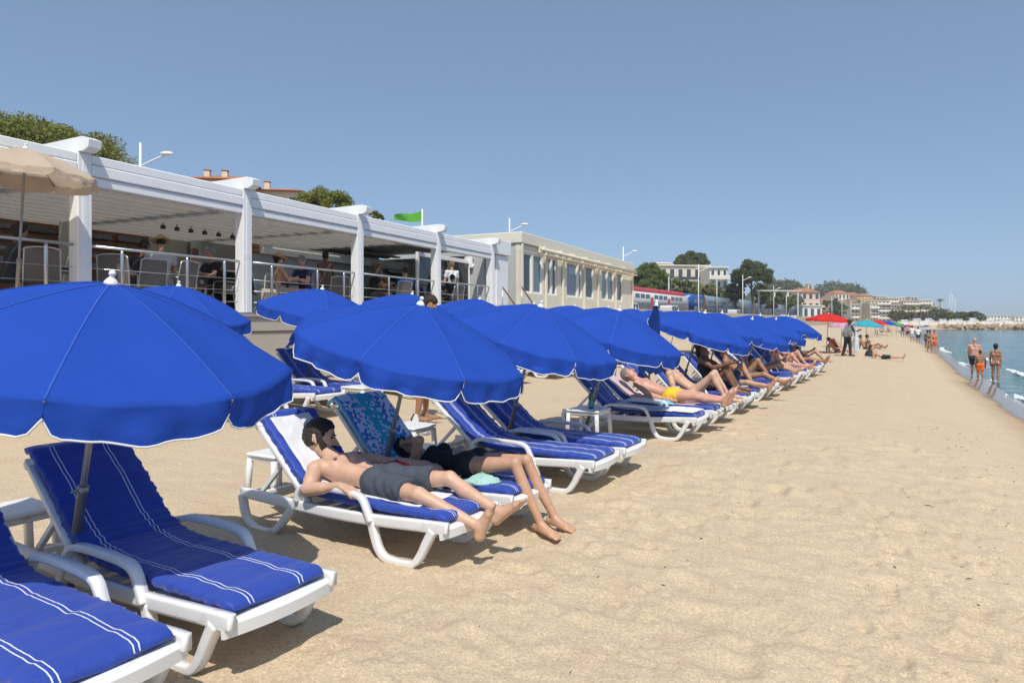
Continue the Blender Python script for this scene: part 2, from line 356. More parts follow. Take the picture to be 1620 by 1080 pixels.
# ------------------------------------------------------------------ sun loungers
mat('white_resin', (.78,.78,.77), rough=.38, var=.05, scale=5, bump=.05, bscale=90, dirt=((.52,.46,.37), 7, .60))
mat('grey_metal', (.30,.295,.28), rough=.38, var=.15, metal=.7, scale=14)
def cushion_mat(name, lines, w, base=(.018,.055,.335)):
    m, n, l, b = new_mat(name)
    b.inputs['Roughness'].default_value = .62; b.inputs['Specular IOR Level'].default_value = .45
    b.inputs['Sheen Weight'].default_value = .15
    uv = n.new('ShaderNodeUVMap'); uv.uv_map = 'UVMap'; sp = n.new('ShaderNodeSeparateXYZ'); l.new(uv.outputs[0], sp.inputs[0])
    tc = n.new('ShaderNodeTexCoord'); acc = None
    for cx in lines:
        a = n.new('ShaderNodeMath'); a.operation = 'SUBTRACT'; a.inputs[1].default_value = cx; l.new(sp.outputs['X'], a.inputs[0])
        c = n.new('ShaderNodeMath'); c.operation = 'ABSOLUTE'; l.new(a.outputs[0], c.inputs[0])
        d = n.new('ShaderNodeMath'); d.operation = 'LESS_THAN'; d.inputs[1].default_value = w; l.new(c.outputs[0], d.inputs[0])
        if acc is None: acc = d.outputs[0]
        else:
            e = n.new('ShaderNodeMath'); e.operation = 'MAXIMUM'; l.new(acc, e.inputs[0]); l.new(d.outputs[0], e.inputs[1]); acc = e.outputs[0]
    no = n.new('ShaderNodeTexNoise'); no.inputs['Scale'].default_value = 5; no.inputs['Detail'].default_value = 5; l.new(tc.outputs['Object'], no.inputs['Vector'])
    m1 = n.new('ShaderNodeMix'); m1.data_type = 'RGBA'; m1.inputs['A'].default_value = (*[q*.85 for q in base],1); m1.inputs['B'].default_value = (*[q*1.2 for q in base],1); l.new(no.outputs['Fac'], m1.inputs['Factor'])
    m2 = n.new('ShaderNodeMix'); m2.data_type = 'RGBA'; m2.inputs['B'].default_value = (.70,.72,.76,1); l.new(m1.outputs['Result'], m2.inputs['A']); l.new(acc, m2.inputs['Factor'])
    l.new(m2.outputs['Result'], b.inputs['Base Color'])
    wv = n.new('ShaderNodeTexNoise'); wv.inputs['Scale'].default_value = 11; wv.inputs['Detail'].default_value = 3; l.new(tc.outputs['Object'], wv.inputs['Vector'])
    bp = n.new('ShaderNodeBump'); bp.inputs['Strength'].default_value = .55; bp.inputs['Distance'].default_value = .02; l.new(wv.outputs['Fac'], bp.inputs['Height']); l.new(bp.outputs['Normal'], b.inputs['Normal'])
    return m
cushion_mat('cushion_double', (.165,.205,.70,.74), .0050)
cushion_mat('cushion_triple', (.13,.16,.19,.52,.55,.58,.85,.88), .0055)

LW = .32                                             # half width of a lounger
def back_path(ang, top=.78):
    """centre line of the lying surface, foot end first: (x, z)"""
    ca, sa = math.cos(ang), math.sin(ang); hx, hz = -1.02, .318
    pts = [(.27,.300),(.22,.312),(.05,.315),(-.3,.314),(-.62,.316),(-.82,.324),(-.97,.350)]
    for d in (.17,.32,.5,top-.06,top): pts.append((hx-ca*d, hz+sa*d+.004))
    pts.append((hx-ca*(top+.03), hz+sa*(top+.02)-.03))
    return [np.array((p[0],0,p[1])) for p in pts]
def path_frames(ang, top, n=8):
    pp = np.array(smooth_path(back_path(ang, top), n)); tg = np.gradient(pp, axis=0); tg /= np.linalg.norm(tg, axis=1)[:,None]
    nn = np.stack([tg[:,2], 0*tg[:,0], -tg[:,0]], 1)  # pointing up
    return pp, nn
def cushion_mesh(seed, ang, mname, top=.80, thick=.066, halfw=.285):
    pp, nn = path_frames(ang, top, 9); L = np.concatenate([[0], np.cumsum(np.linalg.norm(np.diff(pp, axis=0), axis=1))])
    # resample evenly
    M = 96; lq = np.linspace(0, L[-1], M); pq = np.stack([np.interp(lq, L, pp[:,k]) for k in range(3)], 1); nq = np.stack([np.interp(lq, L, nn[:,k]) for k in range(3)], 1)
    K = 36; vs = np.zeros((M, K, 3)); uv = np.zeros((M, K, 2))
    for k in range(K):
        a = 2*math.pi*k/K; c, s = math.cos(a), math.sin(a)
        yy = math.copysign(abs(c)**.28, c)*halfw; zz = math.copysign(abs(s)**.42, s)*thick/2 + thick/2
        ends = np.minimum(1, np.minimum(lq/.05, (L[-1]-lq)/.05)); ends = np.sqrt(np.clip(1-(1-ends)**2, .04, 1))
        z = (zz-thick/2)*ends + thick/2
        ya = yy*(.97+.03*ends) + .008*fbm(lq*4+seed, lq*0+(k > K/2), 2, seed)
        topside = max(0, s)
        quilt = -.007*np.exp(-((np.mod(lq, .36)-.18)/.035)**2)*topside*(abs(c) < .93)
        pinch = -.018*math.exp(-(yy/.05)**2)*np.exp(-(lq/.10)**2)
        wr = (.012*fbm(lq*5+seed*3, lq*0+yy*3, 3, seed+1) + .004*fbm(lq*24, lq*0+yy*7+seed, 2, seed+2))*(.35+.65*topside)
        hin = np.exp(-((lq-1.30)/.16)**2); wr = wr + hin*.008*np.sin(lq*95+yy*9+seed)*topside
        side = (abs(c) > .8)*(.005*np.sin(lq*60+seed)+.004*np.sin(lq*137))
        vs[:,k,:] = pq + nq*(z+quilt+pinch+wr)[:,None]; vs[:,k,1] = ya + math.copysign(1, c)*side + pinch*0
        uv[:,k,0] = .5+yy/(2*halfw); uv[:,k,1] = lq
    V_ = vs.reshape(-1,3); Q = grid_quads(M, K, True)
    me = np_mesh('cushion', V_, Q, MATS[mname], True, uv.reshape(-1,2))
    bm = bmesh.new(); bm.from_mesh(me); bm.verts.ensure_lookup_table()
    bm.faces.new([bm.verts[k] for k in range(K)]); bm.faces.new([bm.verts[(M-1)*K+k] for k in range(K)][::-1])
    bmesh.ops.recalc_face_normals(bm, faces=bm.faces[:]); bm.to_mesh(me); bm.free(); me.polygons.foreach_set('use_smooth', [True]*len(me.polygons))
    return me
RAIL = [(-1.74,.285),(-1.4,.272),(-1.05,.262),(-.7,.258),(-.3,.268),(0,.285),(.24,.298),(.315,.300)]
def make_lounger(seed=1, ang=R(47), mname='cushion_double', cushion=True, top=.80):
    root = empty('sun_lounger'); W = MATS['white_resin']
    for sy in (-1, 1):
        y = sy*(LW-.01); q = MB()
        q.ribbon([(x, y, z) for x, z in [tuple(p[[0,2]]) for p in smooth_path([np.array((a,0,b)) for a,b in RAIL], 4)]], .045, .075)
        q.build('side_rail', W, root, True)
        for loop in ([(-.34,.25),(-.315,.16),(-.28,.075),(-.225,.022),(-.14,.008),(-.04,.008),(.035,.022),(.09,.08),(.14,.17),(.20,.275)],
                     [(-1.735,.27),(-1.715,.16),(-1.67,.07),(-1.60,.02),(-1.52,.008),(-1.42,.010),(-1.35,.03),(-1.27,.10),(-1.17,.21),(-1.08,.32)]):
            pts = smooth_path([np.array((a, y, b)) for a,b in loop], 5)
            MB().ribbon(pts, .055, [.060-.016*math.sin(math.pi*i/len(pts)) for i in range(len(pts))]).build('leg', W, root, True)
        arm = smooth_path([np.array((a, y+sy*.018, b)) for a,b in [(-1.075,.30),(-1.06,.375),(-1.0,.425),(-.86,.440),(-.66,.440),(-.50,.432),(-.42,.405),(-.375,.335),(-.335,.255)]], 5)
        MB().ribbon(arm, .058, .034).build('armrest', W, root, True)
    # foot plate with a lip, shallow step
    q = MB(); n = 14; poly = [(-.34,.262),(-.34,.290),(.20,.292),(.215,.303),(.27,.303),(.318,.298),(.330,.285),(.325,.225),(.305,.222),(.300,.262)]
    vs = []; fs = []; m_ = len(poly)
    for i in range(n+1):
        y = -LW-.012 + (2*LW+.024)*i/n; bow = -.035*(y/LW)**2; drop = -.0
        vs += [(x + (bow if x > .1 else 0), y, z+drop) for x, z in poly]
    for i in range(n):
        for k in range(m_): fs.append((i*m_+k, i*m_+(k+1)%m_, (i+1)*m_+(k+1)%m_, (i+1)*m_+k))
    fs.append(tuple(range(m_))); fs.append(tuple(n*m_+k for k in range(m_))[::-1]); q.add(vs, fs).build('foot_plate', W, root)
    for x in (-.9, -.72, -.54, -.36-.06):
        MB().rbox((x-.06,-LW+.03,.268), (x+.06,LW-.03,.285), .006).build('seat_slat', W, root)
    ca, sa = math.cos(ang), math.sin(ang); L = top-.02
    for sy in (-1, 1):
        y = sy*(LW-.035)
        MB().ribbon([(-1.0-ca*d, y, .300+sa*d-.012) for d in (0,.25,.5,L)], .05, .036).build('backrest_rail', W, root, True)
    sl = None
    for k in range(7):
        d = .07+k*(L-.1)/6.4; c = (-1.0-ca*d, .300+sa*d-.010); h = .038
        poly = [(c[0]+ca*h-sa*.007, c[1]-sa*h-ca*.007),(c[0]-ca*h-sa*.007, c[1]+sa*h-ca*.007),(c[0]-ca*h+sa*.007, c[1]+sa*h+ca*.007),(c[0]+ca*h+sa*.007, c[1]-sa*h+ca*.007)]
        MB().prism(poly, -LW+.06, LW-.06).build('backrest_slat', W, root)
    bx, bz = -1.0-ca*L, .300+sa*L-.012
    MB().ribbon([(bx,-LW+.01,bz),(bx,0,bz+.004),(bx,LW-.01,bz)], .05, .05, axis=(sa,0,ca)).build('backrest_head', W, root, True)
    for sy in (-1, 1):
        d = L*.55; MB().ribbon([(-1.0-ca*d, sy*(LW-.085), .300+sa*d-.03), (-1.62, sy*(LW-.085), .26)], .035, .030).build('backrest_prop', W, root)
    MB().ribbon([(-1.62,-LW+.03,.262),(-1.62,LW-.03,.262)], .05, .03, axis=(1,0,0)).build('cross_bar', W, root)
    if cushion: obj('cushion', cushion_mesh(seed, ang, mname, top), root)
    return root
PROTO = {}
def lounger(s, label, variant=0, t=-2.98, rz=0.0, z=None, group='sun loungers in the front row by the sea', ang=47, mname='cushion_double', cushion=True):
    key = (variant, ang, mname, cushion)
    if key in PROTO: o = copy_tree(PROTO[key])
    else: o = make_lounger(variant+3, R(ang), mname, cushion); PROTO[key] = o
    o.location = P(s, t, (gz(s, t-.8) if z is None else z) - .010); o.rotation_euler = (0,0,ALPHA+rz); tag(o, label, 'sun lounger', group)
    return o
def on_lounger(s, t, pts, rz=0.0): pass

# ------------------------------------------------------------------ beach umbrellas
def cloth_mat(name, col, tr=.22, var=.08, scale=2.2, bump=.6):
    m = mat(name, col, rough=.85, var=var, scale=scale, trans=tr, bump=bump, bscale=4.5, spec=.18); return m
cloth_mat('blue_canvas', (.020,.078,.44), var=.16, scale=1.3); cloth_mat('red_canvas', (.62,.035,.03)); cloth_mat('sand_canvas', (.62,.50,.38), tr=.35)
cloth_mat('turquoise_canvas', (.06,.40,.50), tr=.3); cloth_mat('pink_canvas', (.62,.36,.50), tr=.3); cloth_mat('white_canvas', (.72,.70,.66), tr=.2)
cloth_mat('navy_canvas', (.014,.045,.22)); cloth_mat('green_canvas', (.12,.42,.06), tr=.3)
mat('white_plastic', (.80,.80,.78), rough=.4, var=.04); mat('trim_white', (.74,.74,.72), rough=.8, var=.05)
def canopy_panel(Rr, H, val, seed, n=22, mrad=22, ribs=8, notch=True):
    rg = np.random.default_rng(seed); W = math.pi/ribs
    w = np.concatenate([np.linspace(.018, 1, mrad), 1+np.linspace(.08, 1, 7)]); u = np.linspace(0, 1, n)
    Wg, Ug = np.meshgrid(w, u, indexing='ij'); wr = np.minimum(Wg, 1); e = np.clip(Wg-1, 0, 1)
    prof = H*(1-wr**1.48); cr = Rr*wr*(1+.0*wr)
    a0, a1 = -W, W
    x = cr*((1-Ug)*math.cos(a0)+Ug*math.cos(a1)); y = cr*((1-Ug)*math.sin(a0)+Ug*math.sin(a1))
    bow = np.sin(math.pi*Ug); z = prof - .052*bow*wr*(1-.25*wr) + .014*bow*wr**6
    x = x + (.018*bow*wr**4)
    # valance hangs down, cut back at the ribs
    cut = np.exp(-((np.minimum(Ug, 1-Ug))/.035)**2) if notch else 0*Ug
    ln = val*(1-.48*cut + .05*np.sin(math.pi*Ug))
    fold = (.036*fbm(Ug*5+seed, e*1.2+seed, 3, seed+5) + .012*np.sin(Ug*19+seed))*e
    x = x + e*.022 + fold - .03*e*cut; z = z - ln*e
    wrk = .026*fbm(Ug*4+seed*2, Wg*6, 3, seed+7)*np.clip((Wg-.55)*2.2, 0, 1)*bow
    z = z + wrk
    V_ = np.stack([x, y, z], -1); return V_, grid_quads(len(w), n), len(w), n
SEAMS = {}
def SEAM(me, mr, n):
    if me.name not in SEAMS:
        q = MB(); q.ribbon([tuple(np.array(me.vertices[i*n].co)+np.array((0,0,.002))) for i in range(0, mr, 1)], .0075, .002, axis=(math.sin(math.pi/8), math.cos(math.pi/8), 0)); SEAMS[me.name] = q.mesh('seam', mat('seam_blue', (.030,.095,.46), rough=.9), True)
    return SEAMS[me.name]
def umbrella_parts(Rr=1.0, H=.345, val=.158, cloth='blue_canvas', seed=1, ribs=8, pole_h=1.95, trim=True, far=False, pole_r=.017):
    root = empty('beach_umbrella'); zr = pole_h-H-.02
    n = 10 if far else 22; mr = 10 if far else 24
    variants = []
    for sd in ((seed,) if far else (seed, seed+1, seed+2)):
        V_, Q, nw, nu = canopy_panel(Rr, H, val, sd, n, mr, ribs)
        me = np_mesh('canopy_panel', V_.reshape(-1,3), Q, MATS[cloth])
        rim = V_[-1]; tp = MB().tube([tuple(p) for p in rim], .0055, n=5, cap=False).mesh('white_trim', MATS['trim_white'], True) if trim else None
        rib = MB().tube([tuple(V_[i,0]+np.array((0,0,-.012))) for i in range(0, mr, 3)]+[tuple(V_[mr-1,0]+np.array((0,0,-.01)))], .006, n=5).mesh('rib', MATS['grey_metal'])
        variants.append((me, tp, rib))
    for k in range(ribs):
        me, tp, rib = variants[(k*2+k//3) % len(variants)]; a = 2*math.pi*(k+.5)/ribs
        o = obj('canopy_panel', me, root); o.location = (0,0,zr); o.rotation_euler = (0,0,a)
        if tp: obj('white_trim', tp, o)
        if not far and cloth == 'blue_canvas': sq = obj('seam', SEAM(me, mr, n), o)
        q = obj('rib', rib, root); q.location = (0,0,zr); q.rotation_euler = (0,0,a)
    MB().tube([(0,0,-.10),(0,0,pole_h-.02)], pole_r, n=10).build('pole', MATS['grey_metal'], root, True)
    if not far:
        MB().lathe([(.027,-.10),(.027,.70),(.030,.705),(.030,.745),(.020,.75)], 12).build('pole_sleeve', MATS['grey_metal'], root, True)
        MB().tube([(0,-.03,.725),(0,-.065,.725)], .008, n=6).build('clamp_screw', MATS['grey_metal'], root)
        MB().lathe([(.026,zr+.02),(.032,zr+.04),(.032,zr+.09),(.022,zr+.10)], 12).build('runner', MATS['white_plastic'], root, True)
    MB().lathe([(.038,-.024),(.035,-.010),(.024,.006),(.014,.016),(.012,.022),(.016,.028),(.019,.037),(.016,.047),(.009,.053),(.003,.054)], 14, (0,0,pole_h)).build('finial', MATS['white_plastic'], root, True)
    return root
UP = {}
def umbrella(s, t, label, yaw=0.0, tilt=13.0, cloth='blue_canvas', variant=0, pole_h=1.92, group='blue beach umbrellas', sink=0.0, tiltdir=0.0, z=None, **kw):
    key = (cloth, variant, pole_h, tuple(sorted(kw.items())))
    if key in UP: o = copy_tree(UP[key])
    else: o = umbrella_parts(cloth=cloth, seed=3+variant*5, pole_h=pole_h, **kw); UP[key] = o
    o.location = P(s, t, (gz(s, t) if z is None else z)-sink)
    m_ = Matrix.Rotation(ALPHA+tiltdir, 4, 'Z') @ Matrix.Rotation(R(tilt), 4, 'Y') @ Matrix.Rotation(yaw, 4, 'Z')
    o.rotation_euler = m_.to_euler(); tag(o, label, 'umbrella', group)
    return o
def side_table(s, t, label, h=.42, w=.21, z=None):
    root = empty('side_table', P(s, t, gz(s, t) if z is None else z), ALPHA, label, 'side table', 'small white side tables'); W = MATS['white_resin']
    MB().rbox((-w,-w,h-.035), (w,w,h), .014).build('table_top', W, root)
    MB().rbox((-w+.02,-w+.02,h-.075), (w-.02,w-.02,h-.036), .008).build('apron', W, root)
    for sx in (-1,1):
        for sy in (-1,1):
            MB().ribbon([(sx*(w-.03),sy*(w-.03),h-.05),(sx*(w-.02),sy*(w-.02),.2),(sx*(w-.005),sy*(w-.005),-.02)], .045, .045).build('leg', W, root, True)
    return root

# front row -------------------------------------------------------
FR = 'sun loungers in the front row by the sea'
lounger(1.46, 'empty blue cushioned lounger cut off at the bottom left corner', 0, ang=42)
lounger(2.30, 'empty blue cushioned lounger with dark umbrella pole at its armrest, nearest whole one', 1, ang=42)
lounger(3.93, 'white lounger under the bearded man in grey shorts', 2, ang=44)
lounger(4.76, 'white lounger draped with the teal patterned towel', 3)
lounger(6.27, 'empty lounger with triple white stripes right behind the woman in black', 4, mname='cushion_triple', ang=40)
lounger(7.06, 'empty lounger with triple stripes beside the pole of the third umbrella', 5, mname='cushion_triple', ang=40)
lounger(9.70, 'lounger covered by a grey and a white towel beside the bottle table', 0, ang=45)
lounger(10.60, 'lounger carrying the man in yellow swim trunks', 1, ang=40)
ks = [(11.60,'lounger under the pale person with raised knees'),(12.85,'lounger under the tanned person in black swimwear'),(13.70,'lounger of the pale legs just beyond the tanned person in black'),
      (15.25,'lounger under the tanned man in blue trunks'),(16.1,'lounger with the blue cushion foot beyond the man in blue trunks'),(17.7,'lounger under the person stretching pale legs in mid row'),
      (18.5,'lounger holding the white towel raised high in mid row'),(20.0,'lounger under the woman in the red bikini'),(20.9,'lounger just beyond the woman in the red bikini'),(22.4,'lounger with the magenta towel'),(23.2,'last but one lounger of the front row'),(24.8,'last lounger of the front row')]
for i, (s, lb) in enumerate(ks): lounger(s, lb, (i*2) % 6 if i % 6 in (4,5) and False else i % 4, ang=47)
# umbrellas of the front row: (s, t, yaw, label)
for i, (s, t, yaw, tilt, ph) in enumerate([(2.04,-4.20,.10,14,1.92),(4.54,-4.12,.32,15.5,1.87),(6.76,-4.2,.2,16,1.90),(9.02,-4.2,.38,17,1.90),(13.3,-4.2,.1,18,1.92),(15.9,-4.35,.3,13,1.90),(17.2,-4.05,.2,17,1.80),(19.3,-4.2,.5,14,1.88),(21.6,-4.3,.2,18,1.82),(23.6,-4.1,.0,12,1.88),(25.0,-4.2,.3,15,1.85)]):
    names = ['big blue umbrella closest to the camera at the left edge','blue umbrella shading the bearded man and the woman in black','blue umbrella whose pole stands between the triple striped loungers',
             'blue umbrella next to the table with the green bottle','blue umbrella just beyond the folded one, over the tanned sunbathers']
    lb = names[i] if i < 5 else 'open blue umbrella of the front row, %s one beyond the folded umbrella' % ORD[i-4]
    umbrella(s, t, lb, yaw, tilt, variant=i % 3 if i < 5 else 0, pole_h=ph, far=i > 5, group='open blue umbrellas of the front row')
# folded umbrella
def folded(s, t, label):
    root = empty('folded_umbrella', P(s, t, gz(s, t)), ALPHA, label, 'umbrella'); root.rotation_euler = (0, R(6), ALPHA)
    MB().tube([(0,0,-.05),(0,0,1.95)], .018, n=8).build('pole', MATS['grey_metal'], root, True)
    vs = []; K = 40; prof = [(.03,1.93),(.06,1.75),(.10,1.4),(.13,1.1),(.15,.9),(.17,.78)]
    for r, z in prof:
        for k in range(K): a = 2*math.pi*k/K; q = r*(1+.28*math.cos(8*a)); vs.append((q*math.cos(a), q*math.sin(a), z+.03*math.cos(8*a)*(z < 1)))
    MB().add(vs, [(i*K+k, i*K+(k+1)%K, (i+1)*K+(k+1)%K, (i+1)*K+k) for i in range(len(prof)-1) for k in range(K)]).build('folded_canopy', MATS['navy_canvas'], root, True)
    MB().lathe([(.05,-.03),(.03,.01),(.02,.03),(.03,.06),(.01,.085)], 12, (0,0,1.95)).build('finial', MATS['white_plastic'], root, True)
    return root
folded(11.3, -4.1, 'closed navy umbrella folded around its pole in the front row')
side_table(2.10, -5.02, 'white side table behind the nearest whole lounger')
side_table(4.28, -5.10, 'white side table behind the bearded man', h=.42, w=.19)
side_table(6.12, -5.02, 'white side table behind the triple striped loungers', h=.44)
bt = side_table(8.72, -3.98, 'white side table with a green bottle on it', h=.44, w=.24)
mat('bottle_green', (.01,.10,.06), rough=.12, var=.05, spec=.8); mat('bottle_label', (.05,.32,.38), rough=.6)
bo = empty('bottle', P(8.68, -3.93, gz(8.72,-3.98)+.44), 0, 'green glass bottle with turquoise label on the side table', 'bottle')
MB().lathe([(.033,0),(.036,.01),(.036,.16),(.030,.19),(.015,.225),(.0135,.275)], 16).build('glass_body', MATS['bottle_green'], bo, True)
MB().lathe([(.0365,.03),(.0370,.032),(.0370,.12),(.0365,.122)], 16).build('paper_label', MATS['bottle_label'], bo, True)
MB().lathe([(.0145,.272),(.0155,.275),(.0155,.292),(.012,.295)], 12).build('cap', MATS['white_plastic'], bo, True)

# second row, nearer the restaurant --------------------------------
B2 = 'sun loungers in the back row before the restaurant'
for i, (s, t, a) in enumerate([(7.45,-8.0,44),(8.35,-8.0,44),(10.2,-8.1,44),(11.0,-8.1,44),(12.8,-8.1,44),(13.6,-8.1,44),(15.4,-8.1,44),(16.2,-8.1,44),(18,-8.1,44),(18.8,-8.1,44),(20.5,-8.1,44),(21.4,-8.1,44)]):
    nm = ['empty back row lounger left of the small table, seen past the big umbrella','empty back row lounger right behind the small table'] 
    lounger(s, nm[i] if i < 2 else 'lounger of the back row, %s past the small table there' % ORD[i-2], (i+1) % 4, t=t, group=B2, ang=a)
side_table(8.05, -7.6, 'white side table between the two near loungers of the back row', h=.46, w=.24)
for i, (s, t, ph) in enumerate([(5.72,-9.2,1.92),(8.25,-9.1,1.98),(10.75,-9.2,1.98),(13.2,-9.2,1.95),(15.8,-9.2,1.9),(18.3,-9.2,1.9),(20.8,-9.2,1.9),(23.3,-9.2,1.9),(25.8,-9.2,1.9),(28.3,-9.2,1.9),(30.8,-9.0,1.9)]):
    lb = ['blue umbrella of the back row peeking over the big umbrella at left','blue back row umbrella in front of the terrace post, beside the stairs','blue back row umbrella behind the boy with white towel'][i] if i < 3 else 'blue umbrella of the back row, %s beyond the boy with the white towel' % ORD[i-3]
    umbrella(s, t, lb, .2*i, 12, variant=0, pole_h=ph, far=i > 3, group='open blue umbrellas of the back row')
# ------------------------------------------------------------------ people: one continuous skin from a field of tapered limbs
def nrm(v): v = np.asarray(v, float); return v/(np.linalg.norm(v)+1e-9)
def surface_nets(Fd, h, org):
    ins = Fd < 0
    c = sum(ins[i:ins.shape[0]-1+i, j:ins.shape[1]-1+j, k:ins.shape[2]-1+k].astype(np.int8) for i in (0,1) for j in (0,1) for k in (0,1))
    act = np.argwhere((c > 0) & (c < 8)); vid = np.full(c.shape, -1, np.int64); vid[tuple(act.T)] = np.arange(len(act))
    acc = np.zeros((len(act),3)); cnt = np.zeros(len(act))
    corners = [(i,j,k) for i in (0,1) for j in (0,1) for k in (0,1)]
    val = {cc: Fd[act[:,0]+cc[0], act[:,1]+cc[1], act[:,2]+cc[2]] for cc in corners}
    for a in corners:
        for ax in range(3):
            if a[ax]: continue
            b = list(a); b[ax] = 1; b = tuple(b); va, vb = val[a], val[b]; x = (va < 0) != (vb < 0)
            t = np.where(x, va/(va-vb+1e-12), 0); p = np.tile(np.array(a, float), (len(act),1)); p[:,ax] += t
            acc += p*x[:,None]; cnt += x
    verts = (act + acc/cnt[:,None])*h + org
    quads = []
    for ax in range(3):
        o1, o2 = (ax+1) % 3, (ax+2) % 3
        sl0 = [slice(None)]*3; sl1 = [slice(None)]*3; sl0[ax] = slice(0,-1); sl1[ax] = slice(1,None)
        a, b = ins[tuple(sl0)], ins[tuple(sl1)]; e = np.argwhere(a != b)
        e = e[(e[:,o1] > 0) & (e[:,o2] > 0) & (e[:,o1] < c.shape[o1]) & (e[:,o2] < c.shape[o2])]
        if not len(e): continue
        def cell(d1, d2): q = e.copy(); q[:,o1] += d1; q[:,o2] += d2; return vid[tuple(q.T)]
        q = np.stack([cell(-1,-1), cell(0,-1), cell(0,0), cell(-1,0)], 1); flip = ~a[tuple(e.T)]; q[flip] = q[flip][:, ::-1]; quads.append(q)
    Q = np.concatenate(quads); Q = Q[(Q >= 0).all(1)]
    return verts, Q
class Field:
    def __init__(s, h, k): s.h = h; s.k = k; s.pr = []
    def cap(s, a, b, ra, rb, clip=None, grow=0): s.pr.append(('c', np.asarray(a,float), np.asarray(b,float), ra+grow, rb+grow, clip))
    def ell(s, c, M, r, clip=None): s.pr.append(('e', np.asarray(c,float), np.asarray(M,float), np.asarray(r,float), None, clip))
    def mesh(s, name, m, cut=(), noise=0):
        lo = np.full(3, 1e9); hi = -lo
        bbs = []
        for p in s.pr:
            if p[0] == 'c': a = np.minimum(p[1], p[2])-max(p[3],p[4]); b = np.maximum(p[1], p[2])+max(p[3],p[4])
            else: a = p[1]-p[3].max(); b = p[1]+p[3].max()
            bbs.append((a, b)); lo = np.minimum(lo, a); hi = np.maximum(hi, b)
        h, k = s.h, s.k; lo -= 3*h; hi += 3*h; N = np.ceil((hi-lo)/h).astype(int)+1
        Fd = np.full(N, .5, np.float32); ax = [lo[i]+h*np.arange(N[i]) for i in range(3)]
        for p, (a, b) in zip(s.pr, bbs):
            i0 = np.maximum(np.floor((a-1.5*k-2*h-lo)/h).astype(int), 0); i1 = np.minimum(np.ceil((b+1.5*k+2*h-lo)/h).astype(int)+1, N)
            X = np.stack(np.meshgrid(*[ax[q][i0[q]:i1[q]] for q in range(3)], indexing='ij'), -1)
            if p[0] == 'c':
                d = p[2]-p[1]; t = np.clip(((X-p[1])@d)/(d@d+1e-12), 0, 1); D = np.linalg.norm(X-p[1]-t[...,None]*d, axis=-1) - (p[3]+(p[4]-p[3])*t)
            else:
                q = (X-p[1])@p[2].T; k0 = np.linalg.norm(q/p[3], axis=-1); k1 = np.linalg.norm(q/p[3]**2, axis=-1)+1e-9; D = k0*(k0-1)/k1
            if p[5] is not None:
                for (pt, nn) in p[5]: D = np.maximum(D, (X-pt)@nn)
            sl = tuple(slice(i0[q], i1[q]) for q in range(3)); A = Fd[sl]
            hh = np.maximum(k-np.abs(A-D), 0)/k; Fd[sl] = np.minimum(A, D) - hh*hh*k*.25
        if noise or cut:
            X = np.stack(np.meshgrid(*ax, indexing='ij'), -1)
            if noise < 0: Fd = Fd - noise*(np.sin(X[...,0]*26+X[...,2]*31+2*np.sin(X[...,1]*17))*np.sin(X[...,1]*23+X[...,0]*19)+.7*np.sin(X[...,0]*61-X[...,1]*47+X[...,2]*50))
            elif noise: Fd = Fd + noise*(np.sin(X[...,0]*90+X[...,2]*40)*np.sin(X[...,1]*110+X[...,0]*30)+.6*np.sin(X[...,2]*170+X[...,1]*90))
            for (pt, nn) in cut: Fd = np.maximum(Fd, (X-np.asarray(pt))@np.asarray(nn))
        v, q = surface_nets(Fd, h, lo)
        return np_mesh(name, v, q[:, ::1], m)
def joints(h=1.74, torso=0, curl=0, headp=None, yaw_head=0, thigh=(180,180), shin=(180,180), foot=(90,90), spread=(0,0), armL=None, armR=None, female=False, twist=0):
    d = lambda a: np.array((math.sin(R(a)), 0, math.cos(R(a)))); J = {}; lat = np.array((0,1.,0))
    sh = (.098 if female else .112)*h; hp = (.055 if female else .052)*h
    J['pelvis'] = np.zeros(3); J['chest'] = J['pelvis']+d(torso-curl*.3)*.19*h; J['neck'] = J['chest']+d(torso+curl*.7)*.125*h
    hd = torso+curl if headp is None else headp
    J['head'] = J['neck']+d((hd+torso)/2)*.045*h + d(hd)*.062*h; J['hup'] = d(hd); f = np.array((math.cos(R(hd)),0,-math.sin(R(hd))))
    J['face'] = nrm(f*math.cos(R(yaw_head))+lat*math.sin(R(yaw_head)))
    sc = J['neck']*.80+J['chest']*.20
    for i, (S, sg) in enumerate((('L',1),('R',-1))):
        J['sh'+S] = sc+lat*sg*sh; J['hip'+S] = lat*sg*hp
        sp = spread[i]; J['knee'+S] = J['hip'+S]+nrm(d(thigh[i])+lat*sg*sp)*.245*h; J['ank'+S] = J['knee'+S]+nrm(d(shin[i])+lat*sg*sp*.3)*.235*h
        J['toe'+S] = J['ank'+S]+d(foot[i])*.115*h+d(shin[i])*.022*h
        arm = (armL, armR)[i] or ((.05,.18,-1),(.2,.05,-1)); u = nrm(np.array(arm[0])*(1,sg,1)); w = nrm(np.array(arm[1])*(1,sg,1))
        J['elb'+S] = J['sh'+S]+u*.172*h; J['wri'+S] = J['elb'+S]+w*.146*h; J['hand'+S] = w
    J['h'] = h; return J
SKIN = {'light': (.52,.30,.19), 'fair': (.60,.37,.25), 'tan': (.36,.185,.10), 'dark': (.20,.095,.05), 'pink': (.58,.31,.22), 'olive': (.42,.23,.135), 'brown': (.10,.05,.03)}
def skin_mat(k):
    nm = 'skin_'+k
    return mat(nm, SKIN[k], rough=.46, var=.20, scale=9, bump=.18, bscale=55, spec=.45, sss=.06, detail=8)
def col_mat(prefix, c, **kw): return mat('%s_%02d%02d%02d' % (prefix, *[int(q*99) for q in c]), c, **kw)
